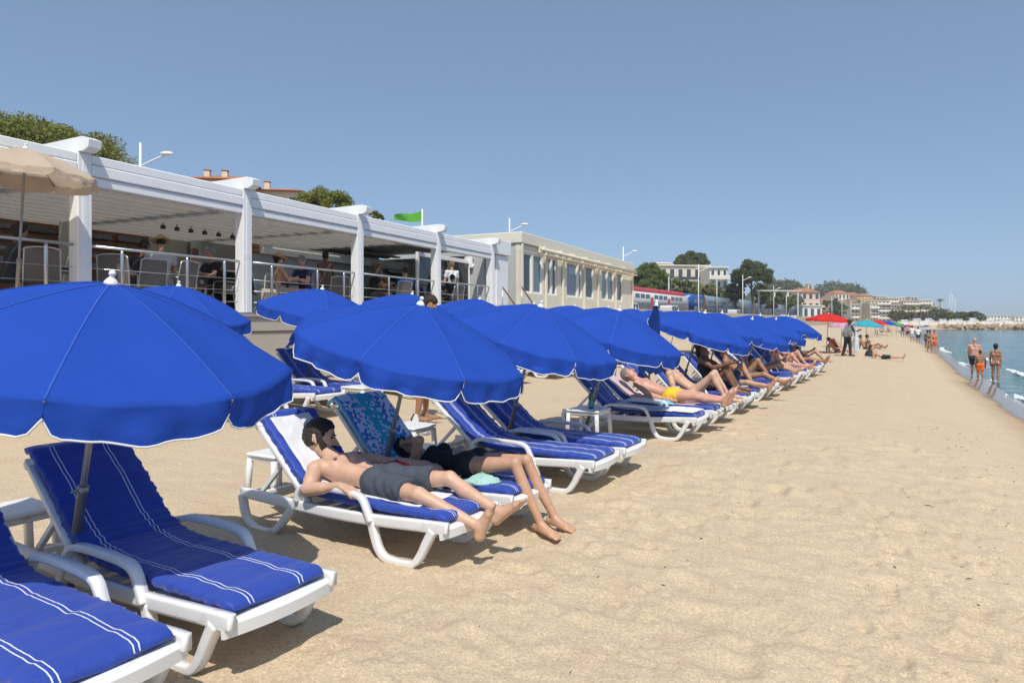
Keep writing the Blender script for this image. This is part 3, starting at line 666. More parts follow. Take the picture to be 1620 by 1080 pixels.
def person(label, J, loc, rz, skin='light', female=False, hair=(.03,.02,.014), hairstyle='short', clothes=(), vox=.016, group=None, detail=False, beard=None, fat=0.0, curlf=.5, name='person', hold=None):
    root = empty(name, loc, rz, label, 'person', group); h = J['h']; c = h/1.74; g = fat
    lat = nrm(J['shL']-J['shR']); up = nrm(J['neck']-J['pelvis']); fwd = nrm(np.cross(lat, up)); pel, ch, nk = J['pelvis'], J['chest'], J['neck']
    PR = {}
    def add(nm, *a): PR.setdefault(nm, []).append(a)
    wl = .060 if female else .070
    for sg in (1,-1):
        add('torso', pel+lat*sg*.055*c, pel*.45+ch*.55+lat*sg*(wl-.020)*c, (.088+g)*c, (.070+g*1.2)*c)
        add('torso', pel*.45+ch*.55+lat*sg*(wl-.020)*c, ch+up*.03*c+lat*sg*(wl+.004)*c, (.070+g)*c, (.088+g*.6)*c)
        S = 'L' if sg > 0 else 'R'
        add('chest', ch+up*.05*c+lat*sg*(wl+.005)*c, J['sh'+S]*.75+nk*.25-up*.03*c, .082*c, .058*c)
        add('shoulder', nk*.8+ch*.2, J['sh'+S], .050*c, (.050 if female else .057)*c)
        add('pelvis', J['hip'+S]*1.05, pel+up*.05*c, (.098 if female else .090)*c+g*.6, .085*c+g)
        add('glute', J['hip'+S]-fwd*.035*c-up*.01*c, J['hip'+S]-fwd*.03*c, .085*c+g*.4, .085*c)
        if female: add('bust', ch+up*.035*c+lat*sg*.072*c+fwd*.066*c, ch+up*.030*c+lat*sg*.078*c+fwd*.075*c, .056*c, .052*c)
        else: add('bust', ch+up*.065*c+lat*sg*.040*c+fwd*.058*c, ch+up*.070*c+lat*sg*.095*c+fwd*.045*c, .054*c, .052*c)
        kn, an, hi = J['knee'+S], J['ank'+S], J['hip'+S]; t = nrm(J['toe'+S]-an); sd = nrm(an-kn)
        add('thigh'+S, hi, kn, (.086 if female else .084)*c+g*.3, .050*c)
        kd = nrm(kn-hi); pf = nrm(kd-sd) if np.linalg.norm(kd-sd) > .15 else fwd
        add('knee'+S, kn, kn+pf*.010*c, .047*c, .040*c)
        add('shin'+S, kn, an, .048*c, .033*c)
        cf = kn*.68+an*.32 - pf*.020*c
        add('shin'+S, kn*.9+an*.1-pf*.006*c, cf, .040*c, .045*c); add('shin'+S, cf, kn*.3+an*.7-pf*.004*c, .045*c, .032*c)
        sl = nrm(np.cross(t, np.cross(sd, t)))  # towards the sole
        hl = an - t*.048*c + sl*.030*c; ball = J['toe'+S]-t*.05*c; sidev = nrm(np.cross(t, sl))
        add('foot'+S, an, hl, .034*c, .031*c)
        for w in (-1,1):
            add('foot'+S, hl+sidev*w*.006*c, ball+sidev*w*.022*c+sl*.01*c, .029*c, .023*c)
        add('foot'+S, an+t*.02*c, ball, .034*c, .022*c)
        if detail:
            for q in range(5): add('foot'+S, ball+sidev*(q-2)*.017*c+sl*.01*c, J['toe'+S]+sidev*(q-2)*.0185*c+t*(.02-abs(q-1.2)*.006)*c+sl*.006*c, .012*c, .0105*c)
        else: add('foot'+S, ball, J['toe'+S]+t*.02*c, .030*c, .018*c)
        sh, el, wr = J['sh'+S], J['elb'+S], J['wri'+S]; ub = .92 if female else 1.08
        add('arm'+S, sh, el, .050*c*ub, .039*c*ub); add('arm'+S, sh*.62+el*.38+fwd*.008*c, sh*.38+el*.62+fwd*.008*c, .047*c*ub, .045*c*ub)
        add('fore'+S, el, wr, .040*c*ub, .027*c*ub); add('fore'+S, el*.85+wr*.15, el*.55+wr*.45, .042*c*ub, .038*c*ub)
        hd = nrm(J['hand'+S]); pn = J.get('palm'+S); pn = nrm(pn) if pn is not None else nrm(-lat*sg*.8+fwd*.1-up*.2)
        pn = nrm(pn-hd*np.dot(pn, hd)); sv_ = nrm(np.cross(hd, pn))*sg
        if detail:
            k0 = wr+hd*.085*c
            for q in range(4):
                o = (q-1.5)*.0195*c; a0 = wr+hd*.02*c+sv_*o*.6; a1 = k0+sv_*o; ln = (.078,.088,.084,.066)[q]*c
                add('hand'+S, a0, a1, .015*c, .0125*c)
                d1 = nrm(hd+pn*curlf*.55+sv_*(q-1.5)*.05); d2 = nrm(hd+pn*curlf*1.5); d3 = nrm(hd*.6+pn*curlf*2.4)
                b1 = a1+d1*ln*.42; b2 = b1+d2*ln*.34; b3 = b2+d3*ln*.24
                add('finger', a1, b1, .0105*c, .0095*c); add('finger', b1, b2, .0095*c, .0085*c); add('finger', b2, b3, .0085*c, .007*c)
            tb = wr+hd*.022*c-sv_*.022*c; t1 = tb+nrm(hd*.7-sv_*.8+pn*.3)*.042*c; t2 = t1+nrm(hd*.95-sv_*.2+pn*.5)*.036*c
            add('finger', tb, t1, .014*c, .011*c); add('finger', t1, t2, .011*c, .0085*c)
        else:
            add('hand'+S, wr, wr+hd*.075*c, .026*c, .028*c); add('hand'+S, wr+hd*.075*c, wr+nrm(hd+pn*.35)*.15*c, .026*c, .017*c)
            add('hand'+S, wr+hd*.02*c, wr+hd*.07*c-sv_*.035*c, .016*c, .011*c)
    add('neck', nk-up*.03*c, J['head']-J['hup']*.045*c-J['face']*.012*c, (.050 if female else .057)*c, (.047 if female else .053)*c)
    body_c = c; c = c*J.get('headscale', 1.0); hc, fd, hu = J['head'], nrm(J['face']), J['hup']; hu = nrm(hu-fd*np.dot(hu, fd)); hl = np.cross(hu, fd); HM = np.stack([fd, hl, hu])
    B = Field(vox, .018*body_c if vox < .012 else .03*c)
    for nm, lst in PR.items():
        if nm == 'finger': continue
        for a in lst: B.cap(*a)
    B.ell(hc+hu*.022*c-fd*.008*c, HM, np.array((.098,.076,.100))*c)
    B.cap(hc+fd*.035*c-hu*.02*c, hc+fd*.058*c-hu*.082*c, .058*c, .030*c)
    B.cap(hc+fd*.02*c-hu*.05*c+hl*.03*c, hc+fd*.02*c-hu*.05*c-hl*.03*c, .038*c, .038*c)
    for a in PR.get('finger', []): B.cap(*a)
    kk = B.k; body = obj('body', B.mesh('body', skin_mat(skin)), root)
    if vox < .02:                                     # features, kept crisp
        Ff = Field(min(vox*.75, .008), .010*c)
        Ff.cap(hc+fd*.086*c+hu*.022*c, hc+fd*.112*c-hu*.018*c, .009*c, .0135*c); Ff.cap(hc+fd*.088*c-hu*.02*c-hl*.011*c, hc+fd*.088*c-hu*.02*c+hl*.011*c, .012*c, .012*c)
        obj('nose', Ff.mesh('nose', skin_mat(skin)), root)
        for sg in (1,-1):
            Fe = Field(min(vox*.75, .007), .006*c); ec = hc+hl*sg*.077*c-fd*.012*c
            Fe.cap(ec+hu*.026*c-fd*.008*c, ec-hu*.018*c+fd*.004*c, .011*c, .008*c); Fe.cap(ec+hu*.03*c-fd*.014*c+hl*sg*.006*c, ec-hu*.006*c-fd*.014*c+hl*sg*.006*c, .010*c, .008*c)
            obj('ear', Fe.mesh('ear', skin_mat(skin)), root)
            Fy = Field(min(vox*.7, .006), .004*c); Fy.cap(hc+fd*.082*c+hu*.020*c+hl*sg*.024*c, hc+fd*.080*c+hu*.020*c+hl*sg*.040*c, .0075*c, .007*c)
            obj('eye', Fy.mesh('eye', col_mat('eye', (.03,.02,.015), rough=.2)), root)
            Fw = Field(min(vox*.7, .006), .004*c); Fw.cap(hc+fd*.090*c+hu*.038*c+hl*sg*.016*c, hc+fd*.082*c+hu*.040*c+hl*sg*.044*c, .0055*c, .0045*c)
            obj('eyebrow', Fw.mesh('eyebrow', col_mat('hair', hair, rough=.7)), root)
        Fm = Field(min(vox*.7, .006), .004*c); Fm.cap(hc+fd*.088*c-hu*.046*c-hl*.02*c, hc+fd*.088*c-hu*.046*c+hl*.02*c, .0075*c, .0075*c)
        obj('mouth', Fm.mesh('mouth', col_mat('lip', tuple(q*f for q, f in zip(SKIN[skin], (.85,.6,.6))), rough=.5)), root)
    if vox < .01 and not female:                      # bare chest
        nm_ = col_mat('areola', (.26,.12,.085), rough=.6)
        for sg in (1,-1):
            q = ch+up*.052*c+lat*sg*.098*c+fwd*.088*c; Fn = Field(.004, .004); Fn.ell(q, np.stack([lat, up, fwd]), np.array((.014,.012,.006))*c); obj('nipple', Fn.mesh('nipple', nm_), root)
        q = pel*.72+ch*.28+fwd*.083*c; Fn = Field(.004, .004); Fn.ell(q, np.stack([lat, up, fwd]), np.array((.009,.012,.008))*c); obj('navel', Fn.mesh('navel', nm_), root)
    hm = col_mat('hair', hair, rough=.55, var=.35, scale=40, bump=.6, bscale=120)
    if hairstyle != 'bald':
        Hf = Field(min(vox, .014), .02*c); ex = .017 if hairstyle == 'short' else .020
        front = [(hc+fd*.048*c+hu*.05*c, nrm(fd*.9-hu*.55))]
        Hf.ell(hc+hu*.030*c-fd*.014*c, HM, (np.array((.100,.078,.102))+(np.array((ex,.006,ex+.004)) if hairstyle == 'short' else ex))*c, front+[(hc-hu*.030*c-fd*.02*c, nrm(-hu+fd*.25)), ])
        if hairstyle in ('long','bun','pony'):
            Hf.ell(hc-fd*.045*c-hu*.03*c, HM, np.array((.062,.074,.085))*c)
            if hairstyle == 'long': Hf.cap(hc-fd*.055*c, nk-fwd*.055*c-up*.09*c, .065*c, .05*c)
            if hairstyle == 'bun': Hf.ell(hc-fd*.11*c+hu*.04*c, HM, np.array((.045,.045,.045))*c)
            if hairstyle == 'pony': Hf.cap(hc-fd*.10*c+hu*.03*c, nk-fwd*.09*c-up*.06*c, .03*c, .018*c)
        if hairstyle == 'mop':
            Hf.ell(hc+hu*.06*c+fd*.025*c, HM, np.array((.085,.075,.05))*c); Hf.ell(hc-fd*.05*c-hu*.02*c, HM, np.array((.06,.075,.07))*c)
        obj('hair', Hf.mesh('hair', hm, noise=.0036 if vox < .02 else .002), root)
    if beard:
        Bf = Field(min(vox, .007), .014*c); 
        Bf.cap(hc+fd*.060*c-hu*.070*c, hc+fd*.078*c-hu*.098*c, .046*c, .036*c); 
        for sg in (1,-1): Bf.cap(hc+fd*.045*c-hu*.068*c+hl*sg*.035*c, hc+hl*sg*.066*c-hu*.005*c+fd*.020*c, .036*c, .019*c); Bf.cap(hc+fd*.094*c-hu*.034*c, hc+fd*.080*c-hu*.045*c+hl*sg*.03*c, .011*c, .012*c)
        obj('beard', Bf.mesh('beard', col_mat('hair', beard, rough=.75, var=.35, scale=40, bump=.6, bscale=120), noise=.0025), root)
    headc = c; c = body_c
    for cl in clothes:
        kind, colr = cl[0], cl[1]; m = colr if not isinstance(colr, tuple) else col_mat('cloth', colr, rough=.85, var=.18, scale=9, bump=.5, bscale=14)
        Fc = Field(min(vox, .016), .03*c)
        def legs(frac, gr0, gr1):
            for S in 'LR':
                a, b_ = J['hip'+S], J['knee'+S]; e = a+(b_-a)*frac; dd = nrm(b_-a)
                Fc.cap(a, e+dd*.04*c, .086*c+gr0+g*.3, (.086+( .050-.086)*frac)*c+gr1, [(e, dd)])
        def trunk(gr, lo=True, parts=('torso','chest','bust')):
            for nm in parts:
                for a in PR[nm]: Fc.cap(*a, None, gr)
        if kind in ('shorts','trunks','skirt','trousers'):
            fr = {'shorts': .72, 'trunks': .34, 'skirt': .9, 'trousers': 1.0}[kind]
            for a in PR['pelvis']+PR['glute']: Fc.cap(*a, None, .012)
            legs(fr, .014, .030 if kind == 'shorts' else (.02 if kind != 'skirt' else .06))
            if kind == 'trousers':
                for S in 'LR': Fc.cap(J['knee'+S], J['ank'+S], .075*c, .06*c)
            obj(kind, Fc.mesh(kind, m, cut=[(pel+up*.085*c, nrm(up+fwd*.15))], noise=-.0045), root)
        elif kind == 'briefs':
            for a in PR['pelvis']+PR['glute']: Fc.cap(*a, None, .006)
            obj('swim_briefs', Fc.mesh('swim_briefs', m, cut=[(pel+up*.05*c, up)]), root)
        elif kind == 'bikini':
            for a in PR['bust']: Fc.cap(*a, None, .006)
            for a in PR['torso']+PR['chest']: Fc.cap(*a, None, .004)
            obj('bikini_top', Fc.mesh('bikini_top', m, cut=[(ch+up*.075*c, up), (ch-up*.005*c, -up)]), root)
            Fc = Field(min(vox, .016), .03*c)
            for a in PR['pelvis']+PR['glute']: Fc.cap(*a, None, .006)
            obj('bikini_bottom', Fc.mesh('bikini_bottom', m, cut=[(pel+up*.035*c, up)]), root)
        elif kind == 'swimsuit':
            trunk(.007)
            for a in PR['pelvis']+PR['glute']: Fc.cap(*a, None, .007)
            obj('swimsuit', Fc.mesh('swimsuit', m, cut=[(ch+up*.105*c, nrm(up+fwd*.15))]), root)
        elif kind in ('shirt','top','dress'):
            trunk(.014)
            for a in PR['shoulder']: Fc.cap(*a, None, .012)
            for a in PR['pelvis']: Fc.cap(*a, None, .012)
            if kind == 'shirt':
                for S in 'LR':
                    a, b_ = J['sh'+S], J['elb'+S]; e = a+(b_-a)*.62; Fc.cap(a, b_, .066*c, .062*c, [(e, nrm(b_-a))])
            if kind == 'dress': legs(.85, .03, .05)
            obj(kind, Fc.mesh(kind, m, cut=[(nk+up*.012*c, up), (pel-up*(.03 if kind != 'dress' else .9)*c, -up)]), root)
        elif kind in ('hat','cap'):
            Fh = Field(.011, .012); Fh.ell(hc+hu*.075*c-fd*.008*c, HM, np.array((.112,.094,.085))*c, [(hc+hu*.05*c, -hu)])
            if kind == 'hat': Fh.ell(hc+hu*.055*c, HM, np.array((.20,.175,.022))*c)
            else: Fh.ell(hc+hu*.055*c+fd*.10*c, HM, np.array((.09,.07,.016))*c)
            obj('sun_hat' if kind == 'hat' else 'cap', Fh.mesh('hat', m), root)
        elif kind == 'glasses':
            q = MB()
            for sg in (1,-1):
                ce = hc+fd*.100*c+hu*.018*c+hl*sg*.034*c; q.add([tuple(ce+hl*.028*c*math.cos(w)+hu*.022*c*math.sin(w)+fd*f*.006) for f in (0,1) for w in np.linspace(0, 2*math.pi, 10, endpoint=False)], [tuple(range(10)), tuple(range(10,20))]+[(i,(i+1)%10,10+(i+1)%10,10+i) for i in range(10)])
                q.tube([tuple(hc+fd*.098*c+hu*.022*c+hl*sg*.062*c), tuple(hc+hu*.024*c+hl*sg*.083*c)], .003, n=4)
            q.build('sunglasses', m, root)
        elif kind == 'towel':
            for S in 'LR':
                Fc.cap(nk-fwd*.02*c+up*.015*c, J['sh'+S]+up*.03*c, .066*c, .060*c)
                Fc.cap(J['sh'+S]*.6+nk*.4+fwd*.05*c+up*.02, ch+lat*(.09 if S == 'L' else -.09)*c+fwd*.085*c-up*.05*c, .040*c, .036*c)
                Fc.cap(J['sh'+S]*.9+nk*.1, J['sh'+S]*.5+J['elb'+S]*.5, .070*c, .064*c)
            obj('shoulder_towel', Fc.mesh('shoulder_towel', m), root)
    return root

# ---------------------------------------------------------------- towels that follow a lounger
def towel(label, s, mname, x0, x1, half, yoff=0.0, ang=47, top=.80, lift=.078, seed=1, t=-2.98, over=0.0, name='towel', slump=0.0):
    pp, nn = path_frames(R(ang), top, 9); keep = np.ones(len(pp), bool)
    L = np.concatenate([[0], np.cumsum(np.linalg.norm(np.diff(pp, axis=0), axis=1))]); tot = L[-1]
    a, b_ = x0*tot, x1*tot; M, K = 90, 40; lq = np.linspace(a, b_, M); ys = np.linspace(-1, 1, K)
    pq = np.stack([np.interp(lq, L, pp[:,k]) for k in range(3)], 1); nq = np.stack([np.interp(lq, L, nn[:,k]) for k in range(3)], 1)
    G, H = np.meshgrid(lq, ys*half+yoff, indexing='ij')
    hang = np.clip(np.abs(H)-.30, 0, 1)
    off = lift + .010*fbm(G*6+seed, H*6, 3, seed) + .006*fbm(G*15, H*15+seed, 2, seed+3)
    V_ = pq[:,None,:] + nq[:,None,:]*off[...,None]; V_[...,1] = np.sign(H)*np.minimum(np.abs(H), .30+.012+.01*fbm(G*9, H*0, 2, seed)) + .012*fbm(G*3+seed, H*2, 2, seed+9)
    V_[...,2] -= hang
    uv = np.stack([(G-a)/1.0, H/1.0+.5], -1).reshape(-1,2)
    V2 = V_ - nq[:,None,:]*.010; n0 = M*K; Q = grid_quads(M, K); Q2 = Q[:, ::-1]+n0
    bd = list(range(K)) + [i*K+K-1 for i in range(1,M)] + [(M-1)*K+k for k in range(K-2,-1,-1)] + [i*K for i in range(M-2,0,-1)]
    E = np.array([(p, q, q+n0, p+n0) for p, q in zip(bd, bd[1:]+bd[:1])])
    me = np_mesh(name, np.concatenate([V_.reshape(-1,3), V2.reshape(-1,3)]), np.concatenate([Q, Q2, E]), MATS[mname], True, np.concatenate([uv, uv])); fix(me, True)
    o = obj(name, me); o.location = P(s, t, gz(s, t-.8)-.010); o.rotation_euler = (0,0,ALPHA); tag(o, label, 'towel')
    return o
mat('towel_white', (.78,.78,.80), rough=.95, var=.05, scale=8, bump=.5, bscale=120); mat('towel_grey', (.36,.40,.48), rough=.95, var=.1, bump=.5, bscale=120)
mat('towel_pink', (.62,.48,.50), rough=.95, var=.15, bump=.5, bscale=90); mat('towel_magenta', (.45,.05,.18), rough=.95, var=.2, bump=.5, bscale=90)
mat('towel_mint', (.36,.58,.52), rough=.95, var=.15, bump=.6, bscale=60); mat('towel_sky', (.22,.50,.62), rough=.95, var=.3, scale=14, bump=.6, bscale=60)
m, n, l, b = new_mat('towel_teal'); b.inputs['Roughness'].default_value = .9
uv = n.new('ShaderNodeUVMap'); uv.uv_map = 'UVMap'; sp = n.new('ShaderNodeSeparateXYZ'); l.new(uv.outputs[0], sp.inputs[0])
rp = n.new('ShaderNodeValToRGB'); l.new(sp.outputs['Y'], rp.inputs['Fac']); cr = rp.color_ramp
stops = [(.16,(.28,.62,.70)),(.21,(.03,.20,.58)),(.29,(.03,.26,.60)),(.42,(.03,.50,.58)),(.55,(.03,.42,.60)),(.66,(.03,.18,.56)),(.79,(.03,.40,.60)),(.85,(.28,.62,.70))]
cr.elements[0].position = stops[0][0]; cr.elements[0].color = (*stops[0][1],1); cr.elements[1].position = stops[-1][0]; cr.elements[1].color = (*stops[-1][1],1)
for p_, c_ in stops[1:-1]: e = cr.elements.new(p_); e.color = (*c_,1)
sc_ = n.new('ShaderNodeVectorMath'); sc_.operation = 'SCALE'; sc_.inputs['Scale'].default_value = 40; 
mpn = n.new('ShaderNodeMapping'); mpn.inputs['Rotation'].default_value = (0,0,R(45)); l.new(uv.outputs[0], mpn.inputs['Vector']); l.new(mpn.outputs[0], sc_.inputs[0])
fl = n.new('ShaderNodeVectorMath'); fl.operation = 'FLOOR'; l.new(sc_.outputs[0], fl.inputs[0])
wnz = n.new('ShaderNodeTexWhiteNoise'); wnz.noise_dimensions = '2D'; l.new(fl.outputs[0], wnz.inputs['Vector'])
band = n.new('ShaderNodeValToRGB'); l.new(sp.outputs['Y'], band.inputs['Fac']); be = band.color_ramp.elements; be[0].position = .19; be[0].color = (0,0,0,1); be[1].position = .84; be[1].color = (0,0,0,1)
for p_, v_ in ((.23,.60),(.34,.62),(.44,.14),(.58,.10),(.68,.55),(.77,.42)): e = be.new(p_); e.color = (v_,v_,v_,1)
lt = n.new('ShaderNodeMath'); lt.operation = 'LESS_THAN'; l.new(wnz.outputs['Value'], lt.inputs[0]); l.new(band.outputs['Color'], lt.inputs[1])
mm = n.new('ShaderNodeMix'); mm.data_type = 'RGBA'; mm.inputs['B'].default_value = (.72,.78,.84,1); l.new(rp.outputs['Color'], mm.inputs['A']); l.new(lt.outputs[0], mm.inputs['Factor']); l.new(mm.outputs['Result'], b.inputs['Base Color'])

towel('long white towel under the bearded man', 3.93, 'towel_white', .12, .955, .20, -.03, ang=44, seed=4)
towel('teal and blue patterned towel hung over the lounger back', 4.76, 'towel_teal', .25, .995, .345, 0, seed=6, lift=.085)
towel('grey towel spread on the lounger beside the bottle table', 9.70, 'towel_grey', .22, .62, .30, 0, ang=45, seed=7)
towel('white towel on the foot of the lounger beside the bottle table', 9.70, 'towel_white', .015, .24, .29, 0, ang=45, seed=8, lift=.088)
towel('pale pink towel under the man in yellow trunks', 10.60, 'towel_pink', .13, .99, .26, 0, ang=40, seed=9)
towel('white towel on the raised lounger back in mid row', 18.5, 'towel_white', .5, .99, .28, 0, seed=10)
towel('magenta towel at a lounger foot near the row end', 22.4, 'towel_magenta', .02, .3, .28, 0, seed=11)
towel('white towel under the woman in the red bikini', 20.0, 'towel_white', .06, .7, .26, 0, seed=12)
def crumpled(label, loc, size, mname, seed, name='towel'):
    rg = np.random.default_rng(seed); n = 26; a, e = np.meshgrid(np.linspace(0, 2*math.pi, n, endpoint=False), np.linspace(0, 1, 12), indexing='ij')
    r = 1+.35*fbm(a*2, e*3, 3, seed)+.12*np.sin(a*5+seed); x = np.cos(a)*(1-e**2)*r*size[0]; y = np.sin(a)*(1-e**2)*r*size[1]; z = size[2]*e*(1+.4*fbm(a*3, e*4, 2, seed+2))
    V_ = np.stack([x,y,z],-1).transpose(1,0,2).reshape(-1,3); o = obj(name, np_mesh(name, V_, grid_quads(12, n, True), MATS[mname])); fix(o.data, True); o.location = loc; return tag(o, label, 'towel')
zL = gz(4.76,-3.7)
mat('red_print', (.55,.02,.05), rough=.9, var=.8, scale=40)
crumpled('red and white printed cloth at the waist of the bearded man', P(4.10, -3.52, gz(3.93,-3.7)+.525), (.10,.07,.045), 'red_print', 13)
crumpled('mint green towel crumpled at the edge of the teal draped lounger', P(4.56, -3.02, zL+.36), (.15,.10,.075), 'towel_mint', 3)
crumpled('sky blue towel bunched beside the man in yellow trunks', P(10.32, -3.42, gz(10.6,-3.7)+.375), (.16,.09,.06), 'towel_sky', 5)

# ---------------------------------------------------------------- the two sunbathers in front
A3 = lambda *a: np.array(a, float)
J = dict(h=1.84, pelvis=A3(-.51,.0,.475), chest=A3(-.84,.0,.510), neck=A3(-1.07,.01,.590), head=A3(-1.205,.030,.712), headscale=1.16, face=nrm((.88,.46,-.04)), hup=nrm((-.28,.06,.95)),
  shL=A3(-.98,.21,.555), shR=A3(-1.02,-.205,.545), elbL=A3(-.785,.41,.505), wriL=A3(-.56,.58,.490), handL=nrm((.75,.55,-.2)), palmL=A3(0,0,-1),
  elbR=A3(-.93,-.365,.432), wriR=A3(-.64,-.320,.482), handR=nrm((.9,-.02,-.12)), palmR=A3(.1,.1,-1),
  hipL=A3(-.49,.095,.465), hipR=A3(-.49,-.095,.465), kneeL=A3(-.02,.17,.515), kneeR=A3(-.03,-.18,.470), ankL=A3(.42,.17,.325), ankR=A3(.41,-.075,.285), toeL=A3(.59,.20,.43), toeR=A3(.50,-.055,.435))
lz = lambda s: gz(s, -3.78)-.010
man = person('bearded man in dark grey shorts lying back on a lounger', J, P(3.93,-2.98,lz(3.93)-.018), ALPHA, 'fair', hair=(.022,.014,.010), beard=(.030,.018,.012), clothes=[('shorts',(.060,.072,.095))], vox=.0075, detail=True, curlf=.55)
J = dict(h=1.68, pelvis=A3(-.26,.0,.475), chest=A3(-.60,.01,.475), neck=A3(-.80,.02,.475), head=A3(-.985,.04,.525), face=nrm((.12,-.10,.97)), hup=nrm((-.97,.05,.15)),
  shL=A3(-.76,.19,.47), shR=A3(-.77,-.15,.47), elbL=A3(-.52,.27,.50), wriL=A3(-.43,.07,.575), handL=nrm((.30,-.85,-.12)), palmL=A3(0,0,-1),
  elbR=A3(-.66,-.21,.665), wriR=A3(-.87,-.10,.615), handR=nrm((-.8,.45,-.18)), palmR=A3(-.1,.1,-1),
  hipL=A3(-.25,.09,.47), hipR=A3(-.25,-.09,.47), kneeL=A3(.195,.115,.525), kneeR=A3(.185,-.055,.530), ankL=A3(.455,.13,.075), ankR=A3(.43,-.06,.070), headscale=1.1, toeL=A3(.61,.12,.025), toeR=A3(.585,-.09,.020))
woman = person('dark haired woman in black swimsuit with one arm over her face', J, P(4.76,-2.98,lz(4.76)-.008), ALPHA, 'light', True, (.012,.009,.008), 'long', [('swimsuit',(.012,.013,.016))], vox=.0075, detail=True, curlf=.35)

# ---------------------------------------------------------------- sunbathers further along the front row
def lier(s, label, skin, clothes, female=False, hair=(.04,.025,.015), x=-.42, torso=-52, thigh=(88,88), shin=(97,97), foot=(25,25), headp=-35, yaw=0, style='short', armL=None, armR=None, h=1.74, vox=.014, z=.475, spread=(.06,.06), fat=0.0, curl=12):
    J = joints(h, torso, curl, headp, yaw, thigh, shin, foot, spread, armL or ((.35,.25,-.85),(.9,-.05,-.05)), armR or ((.35,.25,-.85),(.9,-.05,-.05)), female)
    return person(label, J, P(s, -2.98+x, lz(s)+z), ALPHA, skin, female, hair, style, clothes, vox, 'sunbathers on the front row loungers', fat=fat)
lier(10.60, 'man in yellow swim trunks lying flat on a pink towel', 'pink', [('trunks',(.75,.50,.03))], x=-.44, torso=-70, thigh=(89,89), shin=(95,95), headp=-58, hair=(.24,.20,.17), armR=((.75,.15,-.55),(.97,.0,-.15)), fat=.012, h=1.80, z=.49)
lier(11.60, 'pale person behind the man in yellow trunks with both knees raised', 'fair', [('briefs',(.55,.55,.58))], torso=-55, thigh=(42,46), shin=(148,150), foot=(95,95), headp=-40, x=-.32)
lier(12.85, 'tanned long haired person in black swimwear with arms on raised knees', 'dark', [('swimsuit',(.015,.015,.018))], True, (.012,.009,.008), torso=-18, thigh=(38,44), shin=(150,152), foot=(95,95), headp=0, style='long', armL=((.75,.15,-.4),(.9,-.1,.3)), armR=((.75,.15,-.4),(.9,-.1,.3)), x=-.40)
lier(13.70, 'pale legged person with one knee up beyond the person in black', 'light', [('shorts',(.05,.09,.18))], torso=-45, thigh=(40,88), shin=(150,97), foot=(95,30), headp=-15, x=-.32)
lier(15.25, 'tanned man in blue trunks with one knee raised', 'tan', [('trunks',(.02,.10,.26))], torso=-48, thigh=(36,80), shin=(146,112), foot=(95,60), headp=-20, x=-.30)
lier(17.7, 'person stretching bent pale legs on a lounger in mid row', 'light', [('bikini',(.05,.05,.06))], True, torso=-50, thigh=(62,70), shin=(116,112), foot=(70,60), headp=-20, style='long', x=-.42)
lier(20.0, 'woman in a red bikini sitting up with one knee raised', 'pink', [('bikini',(.62,.06,.07))], True, (.30,.19,.10), torso=-12, thigh=(50,86), shin=(140,97), foot=(95,30), headp=8, yaw=-15, style='bun', armL=((.6,.2,-.6),(.8,-.1,.1)), armR=((-.1,.2,-.95),(.3,.0,-.95)), x=-.42)
lier(20.9, 'person with a knee up beyond the woman in the red bikini', 'light', [('trunks',(.10,.10,.14))], torso=-50, thigh=(40,50), shin=(148,145), foot=(95,95), headp=-20, x=-.35, vox=.018)
lier(23.2, 'person lying flat near the end of the front row', 'tan', [('trunks',(.25,.04,.10))], torso=-55, vox=.02)
lier(24.8, 'person with bent legs on the last lounger', 'light', [('bikini',(.03,.03,.05))], True, torso=-40, thigh=(50,60), shin=(140,135), foot=(95,95), vox=.02, style='long')

# white shoe and grey bag left on the sand
mat('shoe_white', (.75,.75,.74), rough=.7, var=.08); mat('bag_grey', (.35,.36,.40), rough=.9, var=.35, scale=25, bump=.6, bscale=20); mat('sole_dark', (.06,.06,.06))
sx, sy, sz_ = P(7.42, -6.05, gz(7.42,-6.05))
sh = empty('shoe', (sx, sy, sz_), ALPHA+.6, 'white shoe standing on its toe in the sand behind the woman in black', 'shoe')
prof = [(0,0),(.05,-.02),(.075,.10),(.078,.22),(.06,.28),(.02,.29),(-.01,.22),(-.005,.1)]
MB().prism(prof, -.045, .045).build('upper', MATS['shoe_white'], sh); MB().prism([(-.022,.0),(-.004,.0),(-.009,.1),(-.014,.22),(.018,.292),(.0,.30),(-.03,.23),(-.026,.1)], -.048, .048).build('sole', MATS['sole_dark'], sh)
crumpled('grey crumpled bag beside the white shoe on the sand', P(7.62,-6.0, gz(7.62,-6.0)-.01), (.14,.12,.16), 'bag_grey', 9, 'beach_bag')['category'] = 'bag'
# ------------------------------------------------------------------ terrace restaurant (x towards the sea, y along the beach, z from the promenade datum)
RA = math.atan2(-.4305, .9026); RO = np.array((-5.19, 13.2)); RB = np.array((.9026,-.4305)); RL = np.array((.4305,.9026))
def RW(x, y, z): q = RO+RB*x+RL*y; return (q[0], q[1], z)
def ry(px, x):                                       # y on the terrace seen in photo column px at depth x
    mm_ = (px-810.)/F; a = RO+RB*x; return (mm_*a[1]-a[0])/(RL[0]-mm_*RL[1])
DK = 1.81                                            # deck level
mat('white_paint', (.85,.85,.84), rough=.45, var=.04, scale=3, bump=.04, bscale=30, dirt=((.66,.63,.57), 3, .66))
mat('ceiling_white', (.72,.69,.65), rough=.6, var=.06, trans=.50); mat('deck_grey', (.42,.38,.33), rough=.8, var=.2, scale=10)
mat('wood_dark', (.20,.10,.055), rough=.6, var=.35, scale=9, detail=8); mat('wood_warm', (.46,.27,.15), rough=.6, var=.3, scale=9, detail=8)
